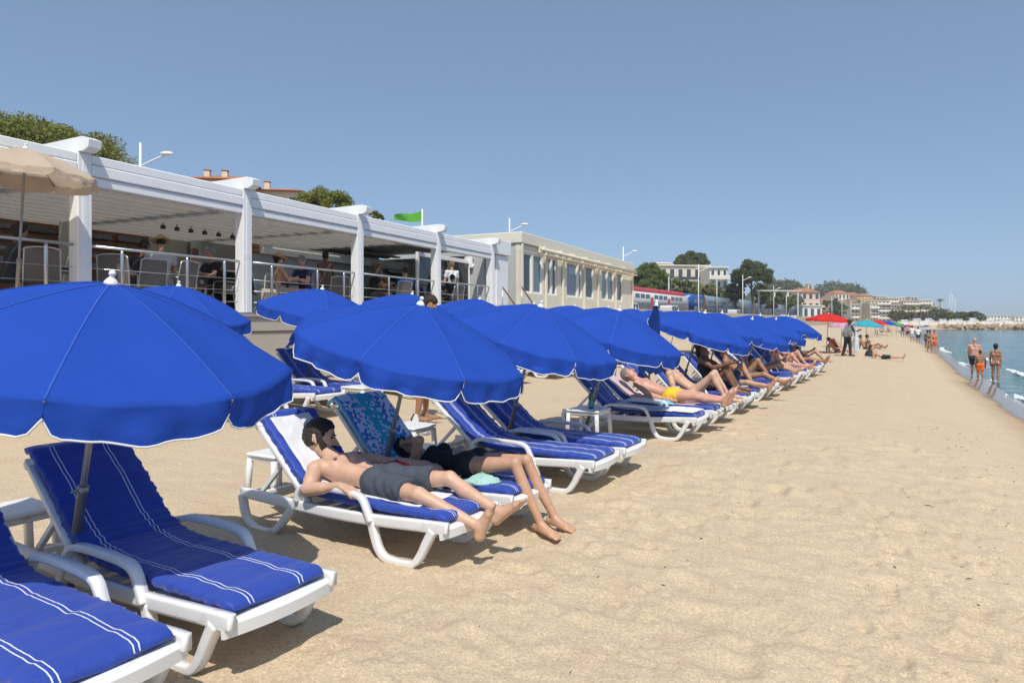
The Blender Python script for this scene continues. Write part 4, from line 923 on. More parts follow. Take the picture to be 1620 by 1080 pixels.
mat('render_cream', (.56,.50,.41), rough=.85, var=.08, scale=4, bump=.2, bscale=40, dirt=((.40,.34,.26), 2.5, .62)); mat('interior_grey', (.46,.47,.46), rough=.8, var=.1)
mat('black_metal', (.02,.02,.02), rough=.5); mat('steel', (.62,.63,.64), rough=.3, metal=.85, var=.05); mat('roof_fabric', (.74,.74,.72), rough=.7, var=.05)
glass_mat('dark_glass', (.02,.025,.03), .04); glass_mat('smoky_glass', (.12,.16,.19), .08)
rest = empty('beach_restaurant', RW(0,0,0), RA, 'white beach restaurant with an open terrace under a slatted roof', 'restaurant')
WP = MATS['white_paint']; PY = [-6.6,-3.15,0,3.46,7.0,10.4]
for i, y in enumerate(PY):
    q = MB(); q.rbox((-.11,y-.11,DK), (.11,y+.11,4.2), .012); q.box((.111,y-.035,DK+.02), (.118,y+.035,4.15)); q.build('post', WP, rest)
    q = MB(); poly = [(-6.2,4.10),(-.2,4.203),(.22,4.203),(.34,4.25),(.36,4.36),(.20,4.42),(-6.2,4.30)]; q.prism(poly, y-.10, y+.10); q.build('rafter', WP, rest)
    MB().rbox((-.13,y-.13,DK-.002), (.13,y+.13,DK+.03), .006).build('post_foot', MATS['steel'], rest)
for i in range(5):
    y0, y1 = PY[i]+.112, PY[i+1]-.112
    for z0, z1, d in ((3.72,3.86,.09),(3.872,4.04,.115),(4.052,4.19,.10)): MB().rbox((-.10,y0,z0), (d,y1,z1), .014).build('beam_board', WP, rest)
    MB().box((-.07,y0,3.80), (.07,y1,4.15)).build('beam_core', MATS['interior_grey'], rest)
MB().prism([(-6.25,4.02),(-.8,4.02),(-.8,4.05),(-6.25,4.05)], PY[3]+3.0, PY[5]+.1).build('roof', MATS['roof_fabric'], rest)
for k in range(26):                                  # ceiling of long boards
    x1 = -.14-k*.228; z = 3.86+.05*(k % 2); MB().rbox((x1-.222,PY[0]-.3,z), (x1,(PY[4]-.12) if k < 14 else ry(560,-4.4)+1.2,z+.05), .008).build('ceiling_board', MATS['ceiling_white'], rest)
MB().box((-6.2,PY[0]-.4,DK-.06), (.16,PY[5]+.3,DK-.003)).build('deck', MATS['deck_grey'], rest)
# plinth in two bands of render
MB().box((-6.1,PY[0]-.35,-.4), (.10,PY[5]+.2,DK-.36)).build('plinth', MATS['render_cream'], rest)
MB().rbox((-.3,PY[0]-.4,DK-.345), (.125,PY[5]+.25,DK-.061), .01).build('plinth_band', MATS['render_cream'], rest)
# back wall, left to right
XB = -5.6
MB().box((XB-.25,PY[0]-.4,DK), (XB-.16,PY[5],4.3)).build('back_wall', MATS['interior_grey'], rest)
yA, yB = PY[0]-.3, ry(238, XB)
for k in range(9):
    z = DK+.03+k*.225; MB().rbox((XB-.15,yA,z), (XB-.06-.02*(k % 2),yB,z+.205), .01).build('wall_plank', MATS['wood_dark'], rest)
for k in range(4):                                   # horizontal glazed strips
    z = DK+1.10+k*.24
    for a, b_ in ((yA+.3, ry(90, XB)), (ry(120, XB), ry(180, XB)), (ry(186, XB), ry(232, XB))):
        w = MB().rbox((XB-.10,a,z), (XB-.015,b_,z+.15), .01).build('window', MATS['wood_dark'], rest); MB().box((XB-.05,a+.04,z+.025), (XB-.010,b_-.04,z+.125)).build('pane', MATS['smoky_glass'], w)
MB().rbox((XB+.5,ry(92,XB+.5),DK), (XB+.85,ry(128,XB+.5),3.85), .02).build('inner_column', MATS['interior_grey'], rest)
# serving bar with pale wall and daylight beyond
MB().rbox((XB-.14,yB+.02,DK), (XB-.09,ry(300,XB),3.84), .01).build('bar_wall', mat('pale_wall', (.50,.47,.40), rough=.8), rest)
MB().rbox((XB+.3,ry(285,XB+.3),DK), (XB+.9,ry(370,XB+.3),DK+1.12), .02).build('bar_counter', MATS['black_metal'], rest)
MB().rbox((XB+.0,ry(300,XB),3.05), (XB+.4,ry(392,XB),3.84), .02).build('bulkhead', MATS['interior_grey'], rest)
for k in range(6):
    y = ry(258+22*k, -3.2); q = empty_ = MB(); q.lathe([(.012,0),(.012,-.05),(.05,-.06),(.06,-.13),(.045,-.14)], 10, (-3.2,y,3.862)); q.build('spot_lamp', MATS['black_metal'], rest, True)
# warm plank wall with a dark doorway and a white door
y0, y1 = ry(392, -4.4), ry(556, -4.4)
for k in range(17):
    z = DK+.02+k*.119
    for a, b_ in ((y0, ry(440,-4.4)), (ry(468,-4.4), y1)): MB().rbox((-4.5,a,z), (-4.42+.01*(k % 2),b_,z+.111), .006).build('wall_plank', MATS['wood_warm'], rest)
MB().box((-4.6,ry(440,-4.4),DK), (-4.52,ry(468,-4.4),3.84)).build('doorway', MATS['wood_dark'], rest)
dr = MB().rbox((-4.41,ry(521,-4.4),DK+.02), (-4.36,ry(546,-4.4),DK+1.92), .01).build('door', WP, rest); MB().rbox((-4.365,ry(524,-4.4),DK+.9), (-4.35,ry(543,-4.4),DK+1.8), .01).build('door_panel', mat('door_grey', (.50,.55,.58), rough=.5), dr)
for px in (425, 493): MB().lathe([(.06,0),(.07,.03),(.07,.14),(.04,.16)], 10, (-4.33,ry(px,-4.33),DK+1.86)).build('wall_lamp', WP, rest, True)
# third bay: pale fascia under the stepped ceiling edge, glazed doors behind
MB().rbox((-3.35,PY[3]+.2,3.44), (-3.2,ry(676,-3.2),3.70), .01).build('inner_fascia', WP, rest)
MB().box((-3.6,PY[3]+.1,DK), (-3.52,ry(606,-3.5),3.44)).build('side_wall', mat('pale_blue_wall', (.46,.49,.53), rough=.8), rest)
for k, (a, b_) in enumerate(((604,640),(640,678))):
    ya, yb = ry(a,-3.4), ry(b_,-3.4); w = empty('glazed_door'); w.parent = rest
    for p0, p1 in (((-3.48,ya,DK),(-3.40,ya+.09,3.44)), ((-3.48,yb-.09,DK),(-3.40,yb,3.44)), ((-3.48,ya+.09,3.34),(-3.40,yb-.09,3.44)), ((-3.48,ya+.09,DK),(-3.40,yb-.09,DK+.1))): MB().rbox(p0, p1, .01).build('frame', WP, w)
    MB().box((-3.45,ya+.085,DK+.09), (-3.435,yb-.085,3.35)).build('pane', MATS['dark_glass'], w)
# fourth bay: sliding glass doors just behind the rail
x_ = -.75; ys_ = [PY[4]+.14, ry(745,x_), PY[5]-.1]
for a, b_ in zip(ys_[:-1], ys_[1:]):
    w = empty('sliding_door'); w.parent = rest
    for p0, p1 in (((x_-.04,a,DK),(x_+.04,a+.09,3.70)), ((x_-.04,b_-.07,DK),(x_+.04,b_,3.70)), ((x_-.04,a+.09,3.58),(x_+.04,b_-.07,3.70)), ((x_-.04,a+.09,DK),(x_+.04,b_-.07,DK+.10))): MB().rbox(p0, p1, .01).build('frame', WP, w)
    MB().box((x_-.01,a+.085,DK+.09), (x_+.005,b_-.065,3.59)).build('pane', MATS['dark_glass'], w)
MB().box((x_+.045,ry(755,x_),DK+.95), (x_+.05,ry(764,x_),DK+1.45)).build('notice', mat('notice_cyan', (.25,.55,.62), rough=.6, var=.3, scale=20), rest)
MB().box((-6.1,PY[5]-.05,DK), (-.2,PY[5]+.08,3.86)).build('end_wall', MATS['interior_grey'], rest)
MB().rbox((-.6,PY[5]+.35,DK-1.4), (.05,PY[5]+1.25,3.9), .02).build('entrance_wall', WP, rest)
MB().rbox((-.9,PY[5]+.1,3.92), (.12,PY[5]+1.35,4.42), .02).build('entrance_fascia', WP, rest)
# railing
rl = empty('terrace_railing', RW(0,0,0), RA, 'steel railing with thin wires along the restaurant terrace', 'railing'); ST = MATS['steel']
segs = [(PY[i]+.13, PY[i+1]-.13) for i in range(5)]
for i, (a, b_) in enumerate(segs):
    MB().tube([(.02,a,DK+1.0),(.02,b_,DK+1.0)], .024, n=8).build('hand_rail', ST, rl, True)
    for z in (.22,.44,.66): MB().tube([(.02,a,DK+z),(.02,b_,DK+z)], .006, n=5).build('wire', ST, rl, True)
    for f in ((.18,.60,.88) if i < 3 else (.34,.74)):
        y = a+(b_-a)*f; MB().tube([(.02,y,DK-.01),(.02,y,DK+.93),(.02,y,DK+.985)], [.027,.027,.018], n=10).build('rail_post', ST, rl, True)
# stairs rail by the cream building
sr = empty('stair_rail', RW(0,0,0), RA, 'pair of dark sloping handrails of the stairs beside the cream building', 'handrail')
for dx in (.25, .95):
    y0 = PY[5]+.4; MB().tube([(dx,y0,DK+1.0),(dx,y0+3.2,.95)], .024, n=8).build('hand_rail', MATS['wood_dark'], sr, True)
    for f in (0,.5,1): MB().tube([(dx,y0+3.2*f,DK+1.0-f*1.86),(dx,y0+3.2*f,DK+1.0-f*1.86-1.1)], .018, n=6).build('rail_post', ST, sr, True)
ss = empty('stairs', RW(0,0,0), RA, 'concrete steps descending from the terrace to the sand', 'stairs')
for k in range(8):
    MB().rbox((.22,PY[5]+.4+k*.38,-.3), (1.0,PY[5]+.4+(k+1)*.38+.02,DK-.1-k*.19), .008).build('step', MATS['render_cream'], ss)

# chairs and tables on the terrace
mat('chair_mesh', (.17,.15,.135), rough=.8, var=.1, scale=30); mat('alu', (.55,.54,.52), rough=.35, metal=.7, var=.05); mat('table_top', (.09,.085,.085), rough=.5)
def make_chair():
    root = empty('terrace_chair'); A = MATS['alu']
    for sy in (-1,1):
        y = sy*.23
        MB().tube(smooth_path([(.22,y,0),(.21,y,.30),(.20,y,.44),(-.20,y,.42),(-.26,y,.62),(-.33,y*.96,.92)], 4), .014, n=6).build('side_frame', A, root, True)
        MB().tube([(-.18,y,.43),(-.24,y,0)], .013, n=6).build('rear_leg', A, root, True)
        MB().tube(smooth_path([(.20,y*1.1,.44),(.19,y*1.12,.64),(-.02,y*1.14,.66),(-.27,y,.64)], 4), .013, n=6).build('arm', A, root, True)
    MB().tube(smooth_path([(-.33,-.22,.92),(-.34,-.1,.945),(-.34,.1,.945),(-.33,.22,.92)], 4), .014, n=6).build('top_rail', A, root, True)
    MB().rbox((-.20,-.22,.425), (.20,.22,.437), .004).build('seat', MATS['chair_mesh'], root)
    MB().add([(-.205,-.22,.44),(-.205,.22,.44),(-.325,.215,.92),(-.325,-.215,.92),(-.217,-.22,.44),(-.217,.22,.44),(-.337,.215,.92),(-.337,-.215,.92)], [(0,1,2,3),(7,6,5,4),(0,4,5,1),(2,6,7,3),(1,5,6,2),(0,3,7,4)]).build('backrest', MATS['chair_mesh'], root)
    return root
CH = []
def chair(px, x, yaw, label):
    o = copy_tree(CH[0]) if CH else make_chair()
    CH.append(o); o.location = RW(x, ry(px, x), DK-.003); o.rotation_euler = (0,0,RA+yaw); tag(o, label, 'chair', 'grey mesh terrace chairs'); return o
chair(64, -.55, 2.7, 'empty grey terrace chair left of the first white post'); chair(98, -1.1, -1.9, 'grey terrace chair half hidden by the first white post')
chair(186, -.55, 2.3, 'empty grey chair just right of the first white post'); chair(232, -.7, 2.9, 'grey chair behind which the guest in a straw hat stands')
chair(278, -.6, 3.3, 'grey chair in front of the straw hat guest, its legs showing'); chair(362, -.9, 3.6, 'grey chair beside the second white post')
chair(415, -.7, 1.2, 'grey chair of the woman in the sun hat'); chair(534, -.8, 2.5, 'grey chair beside the third white post')
chair(630, -.55, 2.8, 'grey chair under the man in the bright blue shirt'); chair(715, -.35, 2.9, 'grey chair in the last bay by the glass doors')
def table(px, x, label, w=.36):
    root = empty('terrace_table', RW(x, ry(px, x), DK-.003), RA, label, 'table', 'terrace tables')
    MB().rbox((-w,-w,.71), (w,w,.74), .01).build('table_top', MATS['table_top'], root); MB().tube([(0,0,.02),(0,0,.71)], .03, n=8).build('stem', MATS['alu'], root, True)
    MB().rbox((-.22,-.22,0), (.22,.22,.02), .008).build('base', MATS['alu'], root); return root
table(325, -1.1, 'dark table with a plate and glass near the second post'); table(455, -1.2, 'dark table between the sun hat woman and grey haired man'); table(612, -1.2, 'dark table in the third bay before the man in black'); table(88, -1.5, 'dark table behind the first white post')
# guests
def guest(px, x, label, yaw, skin, clothes, female=False, hair=(.03,.02,.015), style='short', stand=False, fat=0.0, yaw_head=0, lean=4, z=0, h=None):
    h = h or (1.66 if female else 1.76)
    if stand: J = joints(h, 0, 0, 6, yaw_head, (178,182), (180,184), (90,90), (.03,.03), ((.15,.2,-.95),(.6,.0,-.7)), ((.15,.2,-.95),(.5,.0,-.8)), female); zz = DK+.535*h
    else: J = joints(h, lean, 10, 14, yaw_head, (86,88), (172,176), (90,90), (.12,.12), ((.45,.2,-.8),(.9,-.25,.15)), ((.45,.2,-.8),(.9,-.25,.2)), female); zz = DK+.53
    return person(label, J, RW(x, ry(px, x), zz+z), RA+yaw, skin, female, hair, style, clothes, .017, 'guests on the restaurant terrace', fat=fat)
STRAW = mat('straw', (.52,.36,.18), rough=.9, var=.2, scale=30, bump=.4, bscale=60)
guest(14, -.9, 'bare shouldered tanned guest at the far left table of the terrace', 1.5, 'tan', [('top',(.03,.03,.04)),('shorts',(.03,.035,.05))], True, style='bun', lean=12)
guest(224, -1.6, 'dark haired guest sitting left of the straw hat guest', 1.9, 'olive', [('shirt',(.05,.04,.05)),('shorts',(.05,.05,.05))])
guest(255, -1.15, 'guest in white shirt and straw hat seen from behind', 2.7, 'light', [('shirt',(.58,.56,.56)),('trousers',(.4,.38,.36)),('hat',STRAW)], lean=0, z=.06)
guest(305, -2.0, 'guest in pale checked shirt bent over the table', 2.0, 'light', [('shirt',(.36,.42,.50)),('shorts',(.2,.3,.45))], hair=(.16,.10,.06))
guest(338, -1.5, 'guest in black shirt facing left near the second post', -1.7, 'pink', [('shirt',(.02,.02,.025)),('shorts',(.04,.04,.04))], hair=(.28,.26,.24))
guest(436, -.85, 'woman with sun hat and dark glasses facing right', 1.35, 'pink', [('top',(.50,.28,.16)),('skirt',(.35,.32,.28)),('hat',STRAW),('glasses',(.01,.01,.01))], True, (.03,.02,.015), 'bun', yaw_head=-15)
guest(483, -1.0, 'grey haired man in navy shirt and red shorts', -1.55, 'pink', [('shirt',(.018,.035,.11)),('shorts',(.42,.02,.03))], hair=(.22,.21,.20), fat=.014, lean=8)
guest(515, -2.1, 'standing guest in brown patterned dress and dark cap', 2.4, 'dark', [('dress',(.17,.105,.09)),('cap',(.02,.015,.015))], True, (.015,.012,.01), 'short', True)
guest(591, -1.0, 'long haired man in black shirt in the third bay', .9, 'tan', [('shirt',(.015,.015,.016)),('shorts',(.06,.06,.06))], hair=(.10,.055,.03), style='long', fat=.012, z=.04)
guest(614, -1.9, 'dark haired guest behind the railing between black and blue shirts', -2.3, 'olive', [('shirt',(.20,.14,.10)),('shorts',(.1,.1,.1))], hair=(.012,.01,.01))
guest(642, -.85, 'man in bright blue shirt seen from behind', 2.75, 'light', [('shirt',(.03,.18,.48)),('shorts',(.05,.05,.06))], hair=(.02,.015,.012), fat=.008, lean=0)
guest(675, -1.5, 'red faced guest in teal shirt beside the fourth post', -1.7, 'pink', [('shirt',(.02,.22,.32)),('shorts',(.1,.1,.1))], hair=(.16,.14,.13), fat=.012)
guest(715, -.60, 'standing waiter in white shirt seen from behind', 2.75, 'light', [('shirt',(.76,.77,.80)),('trousers',(.02,.02,.025))], hair=(.20,.12,.07), stand=True, h=1.70)
guest(718, -.30, 'dark haired guest in navy sitting below the waiter', 2.8, 'olive', [('shirt',(.015,.02,.045)),('shorts',(.02,.02,.03))], hair=(.012,.01,.01), h=1.55)
# things left on the terrace
tb = empty('tote_bag', RW(-.25, ry(424,-.25), DK), RA, 'pale canvas bag hanging on the chair of the sun hat woman', 'bag')
MB().prism([(-.02,.15),(.05,.15),(.07,.42),(.04,.52),(-.03,.52),(-.05,.42)], -.17, .17).build('bag_body', mat('canvas_pale', (.55,.48,.38), rough=.9), tb); MB().tube(smooth_path([(0,-.1,.5),(0,-.06,.8),(0,.06,.8),(0,.1,.5)], 5), .012, n=5).build('handle', MATS['canvas_pale'], tb)
# plants in pots behind
def potted(px, x, z, hgt, label, colr=(.03,.06,.025)):
    root = empty('potted_plant', RW(x, ry(px,x), z), RA, label, 'plant', 'potted plants of the restaurant'); rg = random.Random(px)
    MB().lathe([(.10,0),(.14,.02),(.16,.25),(.14,.26)], 12).build('pot', MATS['interior_grey'], root, True); q = MB()
    for k in range(34):
        a = rg.uniform(0,6.28); ln = hgt*rg.uniform(.6,1.1); e = rg.uniform(.4,1.3); p = [(0,0,.22)]
        for f in (.35,.7,1): p.append((math.cos(a)*ln*f*math.sin(e*f), math.sin(a)*ln*f*math.sin(e*f), .22+ln*f*math.cos(e*f*.9)))
        w = .022; sd = (-math.sin(a)*w, math.cos(a)*w, 0); vs = []
        for i_, pp in enumerate(p): k_ = (.5,1,.8,.05)[i_]; vs += [(pp[0]+sd[0]*k_, pp[1]+sd[1]*k_, pp[2]), (pp[0]-sd[0]*k_, pp[1]-sd[1]*k_, pp[2]+.004)]
        q.add(vs, [(2*i_,2*i_+1,2*i_+3,2*i_+2) for i_ in range(3)])
    q.build('foliage', col_mat('leaf', colr, rough=.6, var=.4, scale=12), root); return root
potted(248, -4.6, DK+.55, .75, 'spiky potted plant left of the straw hat guest'); potted(318, -4.7, DK+.7, .55, 'dark potted plant on the bar behind the guests'); potted(365, -4.6, DK+.6, .5, 'potted plant on the bar next to the second post')
potted(585, -2.7, DK, 1.25, 'bright green palm plant behind the long haired man', (.16,.26,.05)); potted(628, -2.9, DK, .95, 'bright green low plant before the glazed doors', (.16,.26,.05))
# beige parasol on the terrace
o = umbrella(0, 0, 'beige parasol standing on the terrace at the left edge', .3, 4, 'sand_canvas', 0, 2.24, None, Rr=.88, H=.33, val=.10, trim=False)
o.location = RW(.45, ry(25,.45), DK-.06); o.rotation_euler = (0, R(3), .2)
# boy walking behind the umbrellas with a towel round his neck
J = joints(1.90, 4, 0, 16, -55, (172,186), (182,192), (90,90), (.03,.03), ((.2,.15,-.95),(.6,-.1,-.4)), ((.2,.15,-.95),(.6,-.1,-.4)))
s_, t_ = 9.9, -7.2
pos = (at(671,0,10.4)[0], 10.4); sg_ = st(*pos); zb = gz(*sg_)
person('dark haired boy with a white towel round his neck walking right', J, (pos[0], pos[1], zb+.535*1.90), .35, 'tan', False, (.025,.016,.012), 'mop', [('towel',(.75,.75,.76)),('shorts',(.10,.11,.14))], .011)

# ------------------------------------------------------------------ cream pavilion beyond the terrace
pv = empty('cream_pavilion', RW(0,0,0), RA, 'long cream single storey pavilion with tall windows and a rolled awning', 'building')
CR = mat('cream_panel', (.72,.67,.55), rough=.7, var=.05, scale=2, bump=.05, dirt=((.50,.42,.30), 1.2, .68)); ZT = 4.9
y0, y1 = ry(822, 0), ry(1000, 0); Ly = y1-y0
MB().box((-6,y0+.02,.2), (-.16,y1-.02,ZT-.35)).build('core', MATS['interior_grey'], pv)
xs_ = [822,847,883,892,920,932,960,968,985,1000]      # window groups in photo columns (pairs are piers)
wins = [(826,842),(844,858),(866,873),(874,881),(897,914),(916,921),(925,939),(952,961),(962,971),(975,985)]
zs0, zs1 = 2.72, 4.22
edges = [y0]
for a, b_ in wins: edges += [ry(a,0), ry(b_,0)]
edges.append(y1)
for k in range(0, len(edges), 2):
    if edges[k+1]-edges[k] > .04: MB().rbox((-.16,edges[k],zs0), (0,edges[k+1],zs1), .01).build('wall_panel', CR, pv)
MB().rbox((-.17,y0,.2), (.012,y1,zs0-.002), .01).build('sill_wall', CR, pv); MB().rbox((-.17,y0,zs1+.002), (.012,y1,ZT-.42), .01).build('lintel_panel', CR, pv)
MB().rbox((-6.1,y0-.05,ZT-.40), (.10,y1+.1,ZT), .02).build('roof_fascia', CR, pv)
for k, (a, b_) in enumerate(wins):
    ya, yb = ry(a,0), ry(b_,0); w = empty('window'); w.parent = pv
    for p0, p1 in (((-.12,ya+.002,zs0),(-.04,ya+.07,zs1)), ((-.12,yb-.07,zs0),(-.04,yb-.002,zs1)), ((-.12,ya+.07,zs1-.07),(-.04,yb-.07,zs1)), ((-.12,ya+.07,zs0),(-.04,yb-.07,zs0+.07))): MB().rbox(p0, p1, .008).build('frame', WP, w)
    MB().box((-.09,ya+.06,zs0+.06), (-.075,yb-.06,zs1-.06)).build('pane', MATS['dark_glass'] if k % 3 == 0 else MATS['smoky_glass'], w)
for y in (y0+.08, ry(862,0), ry(889,0), ry(922.8,0), ry(945,0), ry(973,0), y1-.1): MB().rbox((.014,y-.07,.2), (.10,y+.07,ZT-.42), .012).build('pier', CR, pv)
MB().tube([(.30,ry(858,.3),zs1+.16),(.30,y1-.2,zs1+.16)], .075, n=10).build('awning_roll', mat('awning_cream', (.66,.60,.46), rough=.8), pv, True)
for px in (858,885,905,925,945,962,985): y = ry(px,.2); MB().rbox((.02,y-.05,zs1+.06), (.34,y+.05,zs1+.30), .01).build('awning_bracket', CR, pv)
MB().rbox((.10,ry(864,.2),zs1-.02), (.36,y1-.1,zs1+.02), .008).build('awning_bar', CR, pv)
# ------------------------------------------------------------------ promenade, road and railway behind the beach
mat('asphalt', (.10,.10,.10), rough=.9, var=.15, scale=1.5); mat('paving', (.42,.38,.32), rough=.85, var=.1, scale=2); mat('ballast', (.24,.20,.16), rough=.95, var=.3, scale=8)
mat('stone_wall', (.44,.38,.30), rough=.9, var=.2, scale=3, bump=.4, bscale=8)
def strip(name, s0, s1, t0, t1, z0, z1, mname, n=1):
    vs = []
    for s, t in ((s0,t0),(s1,t0),(s1,t1),(s0,t1)): vs += [P(s,t,z0), P(s,t,z1)]
    o = MB().add(vs, [(1,3,5,7),(0,6,4,2),(0,2,3,1),(2,4,5,3),(4,6,7,5),(6,0,1,7)]).build(name, MATS[mname]); return tag(o, kind='structure')
strip('promenade', 30, 330, -34, -27, -1, 2.42, 'paving'); strip('promenade', -60, 30, -34, -22, -1, 2.42, 'paving')
strip('road', -60, 330, -37.9, -34.005, -1, 2.30, 'asphalt')
strip('railway_bank', -60, 420, -47, -37.905, -1, 2.9, 'ballast')
sw_ = empty('sea_wall', P(30,-27,0), ALPHA, 'low stone wall between the far beach and the promenade', 'wall')
for k in range(25):
    MB().rbox((.002,k*12+.03,-.2), (.36,k*12+11.97,3.05), .03).build('wall_block', MATS['stone_wall'], sw_)
# street lamps
mat('lamp_white', (.78,.79,.78), rough=.4, var=.03)
def make_lamp():
    root = empty('street_lamp')
    MB().tube([(0,0,0),(0,0,4),(0,0,9.2)], [.11,.085,.06], n=10).build('pole', MATS['lamp_white'], root, True)
    MB().tube(smooth_path([(0,0,7.9),(.5,0,8.15),(1.1,0,8.42),(1.55,0,8.55)], 4), [.05]*13, n=8).build('arm', MATS['lamp_white'], root, True)
    MB().add([(1.45+math.cos(a)*.42*q, math.sin(a)*.17*q, 8.58+z) for q, z in ((.55,-.05),(1,0),(.75,.10),(.2,.15)) for a in np.linspace(0, 2*math.pi, 10, endpoint=False)],
             [(i*10+k, i*10+(k+1)%10, (i+1)*10+(k+1)%10, (i+1)*10+k) for i in range(3) for k in range(10)]+[tuple(range(10)), tuple(30+k for k in range(10))]).build('lamp_head', MATS['lamp_white'], root, True)
    return root
lp = None
for i, (px, py, Y, lb) in enumerate([(222,226,37.6,'white street lamp rising behind the left part of the restaurant roof'),(806,345,65,'white street lamp rising above the cream pavilion near end'),(986,390,88,'white street lamp at the far end of the cream pavilion'),(1105,418,117,'tall white lamp in front of the blue train beside the pines'),
        (1175,434,142,'white lamp post in front of the big pine'),(1224,452,176,'white lamp post right of the big pine'),(1316,468,250,'thin lamp post behind the red umbrella'),(1332,470,262,'thin lamp post right of the red umbrella'),(1346,473,276,'thin lamp post above the standing vendor'),(1362,474,290,'thin lamp post left of the yellow awning building'),(1378,476,300,'thin lamp post before the far apartment row')]):
    o = copy_tree(lp) if lp else make_lamp(); lp = lp or o; x, y, z = at(px, py, Y); o.location = (x, y, z-9.2); o.rotation_euler = (0,0,.0 if i < 6 else -.3); tag(o, lb, 'street lamp', 'white street lamps')
# rail electrification gantry and poles
mat('gantry_grey', (.50,.53,.50), rough=.5, var=.05)
gt_ = empty('rail_gantry', at(1236,500,165)[:2]+(2.9,), 0, 'grey steel gantry spanning the railway beside the villa', 'gantry')
w1_ = (1200-1236)/F*165; w2_ = (1262-1236)/F*165; hg = at(0,459,165)[2]-2.9
for x_ in (w1_, w2_): MB().rbox((x_-.17,-.17,0), (x_+.17,.17,hg-.3), .03).build('mast', MATS['gantry_grey'], gt_)
MB().rbox((w1_-.8,-.3,hg-.3), (w2_+.8,.3,hg+.02), .03).build('cross_beam', MATS['gantry_grey'], gt_)
for x_ in (w1_*.3, w2_*.4): MB().rbox((x_-.15,-.15,hg-1.6), (x_+.15,.15,hg-.302), .02).build('insulator', MATS['lamp_white'], gt_)
for i, (px, py, Y) in enumerate([(1058,437,140),(1134,440,150),(1244,466,190)]):
    x, y, z = at(px, py, Y); o = empty('catenary_pole', (x, y, 2.9), 0, ['grey catenary pole left of the white apartment house','grey catenary pole in front of the white apartment house','grey catenary pole beside the gantry'][i], 'pole', 'catenary poles')
    MB().tube([(0,0,0),(0,0,z-2.9)], [.16,.11], n=8).build('shaft', MATS['gantry_grey'], o, True); MB().tube([(0,0,z-3.5),(1.6,0,z-3.2)], .05, n=6).build('bracket', MATS['gantry_grey'], o, True)
# trains
mat('train_red', (.45,.03,.05), rough=.4); mat('train_white', (.72,.72,.73), rough=.35); mat('train_blue', (.02,.09,.33), rough=.35); mat('train_grey', (.20,.25,.31), rough=.35, var=.15, scale=.6); glass_mat('train_glass', (.06,.08,.10), .1)
TZ = 3.15
def carriage(parent, name, s0, s1, t, body, roof, nose=False):
    h = 4.15; c = empty(name); c.parent = parent; q = MB(); vs = []; fs = []
    prof = [(0,.35),(.06,.25),(.06,3.2),(-.12,3.75),(-.5,4.1),(-1.4,4.22),(-2.3,4.1),(-2.68,3.75),(-2.86,3.2),(-2.86,.25),(-2.8,.15)]
    ring = [s0, s1] if not nose else [s0, s1-3.2, s1-1.2, s1-.2]; sc = [1,1] if not nose else [1,1,.86,.42]
    for s, k in zip(ring, sc):
        for a, b_ in prof: vs.append(P(s, t+(a+1.4)*(.6+.4*k)-1.4, TZ+.15+(b_-.15)*k))
    n = len(prof)
    for i in range(len(ring)-1):
        for k in range(n): fs.append((i*n+k, i*n+(k+1)%n, (i+1)*n+(k+1)%n, (i+1)*n+k))
    fs += [tuple(range(n)), tuple((len(ring)-1)*n+k for k in range(n))]
    q.add(vs, fs).build('body', MATS[body], c, True); e = s1-(3.4 if nose else .3)
    def side(a, b_, z0, z1, d=.075): return MB().add([P(a,t+d,TZ+z0),P(b_,t+d,TZ+z0),P(b_,t+d,TZ+z1),P(a,t+d,TZ+z1),P(a,t+d-.05,TZ+z0),P(b_,t+d-.05,TZ+z0),P(b_,t+d-.05,TZ+z1),P(a,t+d-.05,TZ+z1)], [(0,1,2,3),(4,7,6,5),(0,4,5,1),(2,6,7,3),(1,5,6,2),(0,3,7,4)])
    if roof: 
        for a, z0, z1, tt in ((0,3.45,3.95,-.04),): side(s0+.1, e, 3.32, 3.72, .03-.02).build('roof_band', MATS[roof], c)
        q = MB(); vs = []
        for s in (s0+.05, e): vs += [P(s,t-.05,TZ+3.72), P(s,t-.44,TZ+4.14), P(s,t-1.4,TZ+4.27), P(s,t-2.4,TZ+4.14)]
        q.add(vs, [(i,i+1,i+5,i+4) for i in range(3)]).build('roof_cover', MATS[roof], c, True)
    L = e-s0; k = 0; s = s0+1.0
    while s < e-2.2:
        if k % 4 == 3: side(s, s+1.3, .45, 2.6).build('door', MATS['train_red' if roof == 'train_red' else 'train_blue'], c); s += 1.8
        else:
            side(s, s+2.0, .85, 1.65).build('window', MATS['train_glass'], c); side(s, s+2.0, 2.35, 3.05).build('window', MATS['train_glass'], c); s += 2.4
        k += 1
    side(s0+.1, e, .28, .52, .07).build('skirt_band', MATS[roof or 'train_grey'], c)
    for w in (s0+3, s0+5.4, e-5.4, e-3):
        MB().tube([P(w, t-.1, TZ+.1-.0), P(w, t-.25, TZ+.1)], .46, n=14).build('wheel', MATS['black_metal'], c)
    return c
s_a, _ = st(*at(960,470,98)[:2]); s_b, _ = st(*at(1090,470,136)[:2]); TT = -38.9
t1_ = empty('red_train', (0,0,0), 0, 'double deck train in white and red standing behind the pavilion', 'train')
carriage(t1_, 'carriage', s_a-14, s_a+10, TT, 'train_white', 'train_red'); carriage(t1_, 'carriage', s_a+10.6, s_b-2, TT, 'train_white', 'train_red', True)
t2_ = empty('blue_train', (0,0,0), 0, 'long grey and blue double deck train following the red one', 'train')
carriage(t2_, 'driving_car', s_b-.5, s_b+9, TT, 'train_blue', None)
for k in range(6): carriage(t2_, 'carriage', s_b+9.5+k*25.5, s_b+34.5+k*25.5, TT, 'train_grey', None)
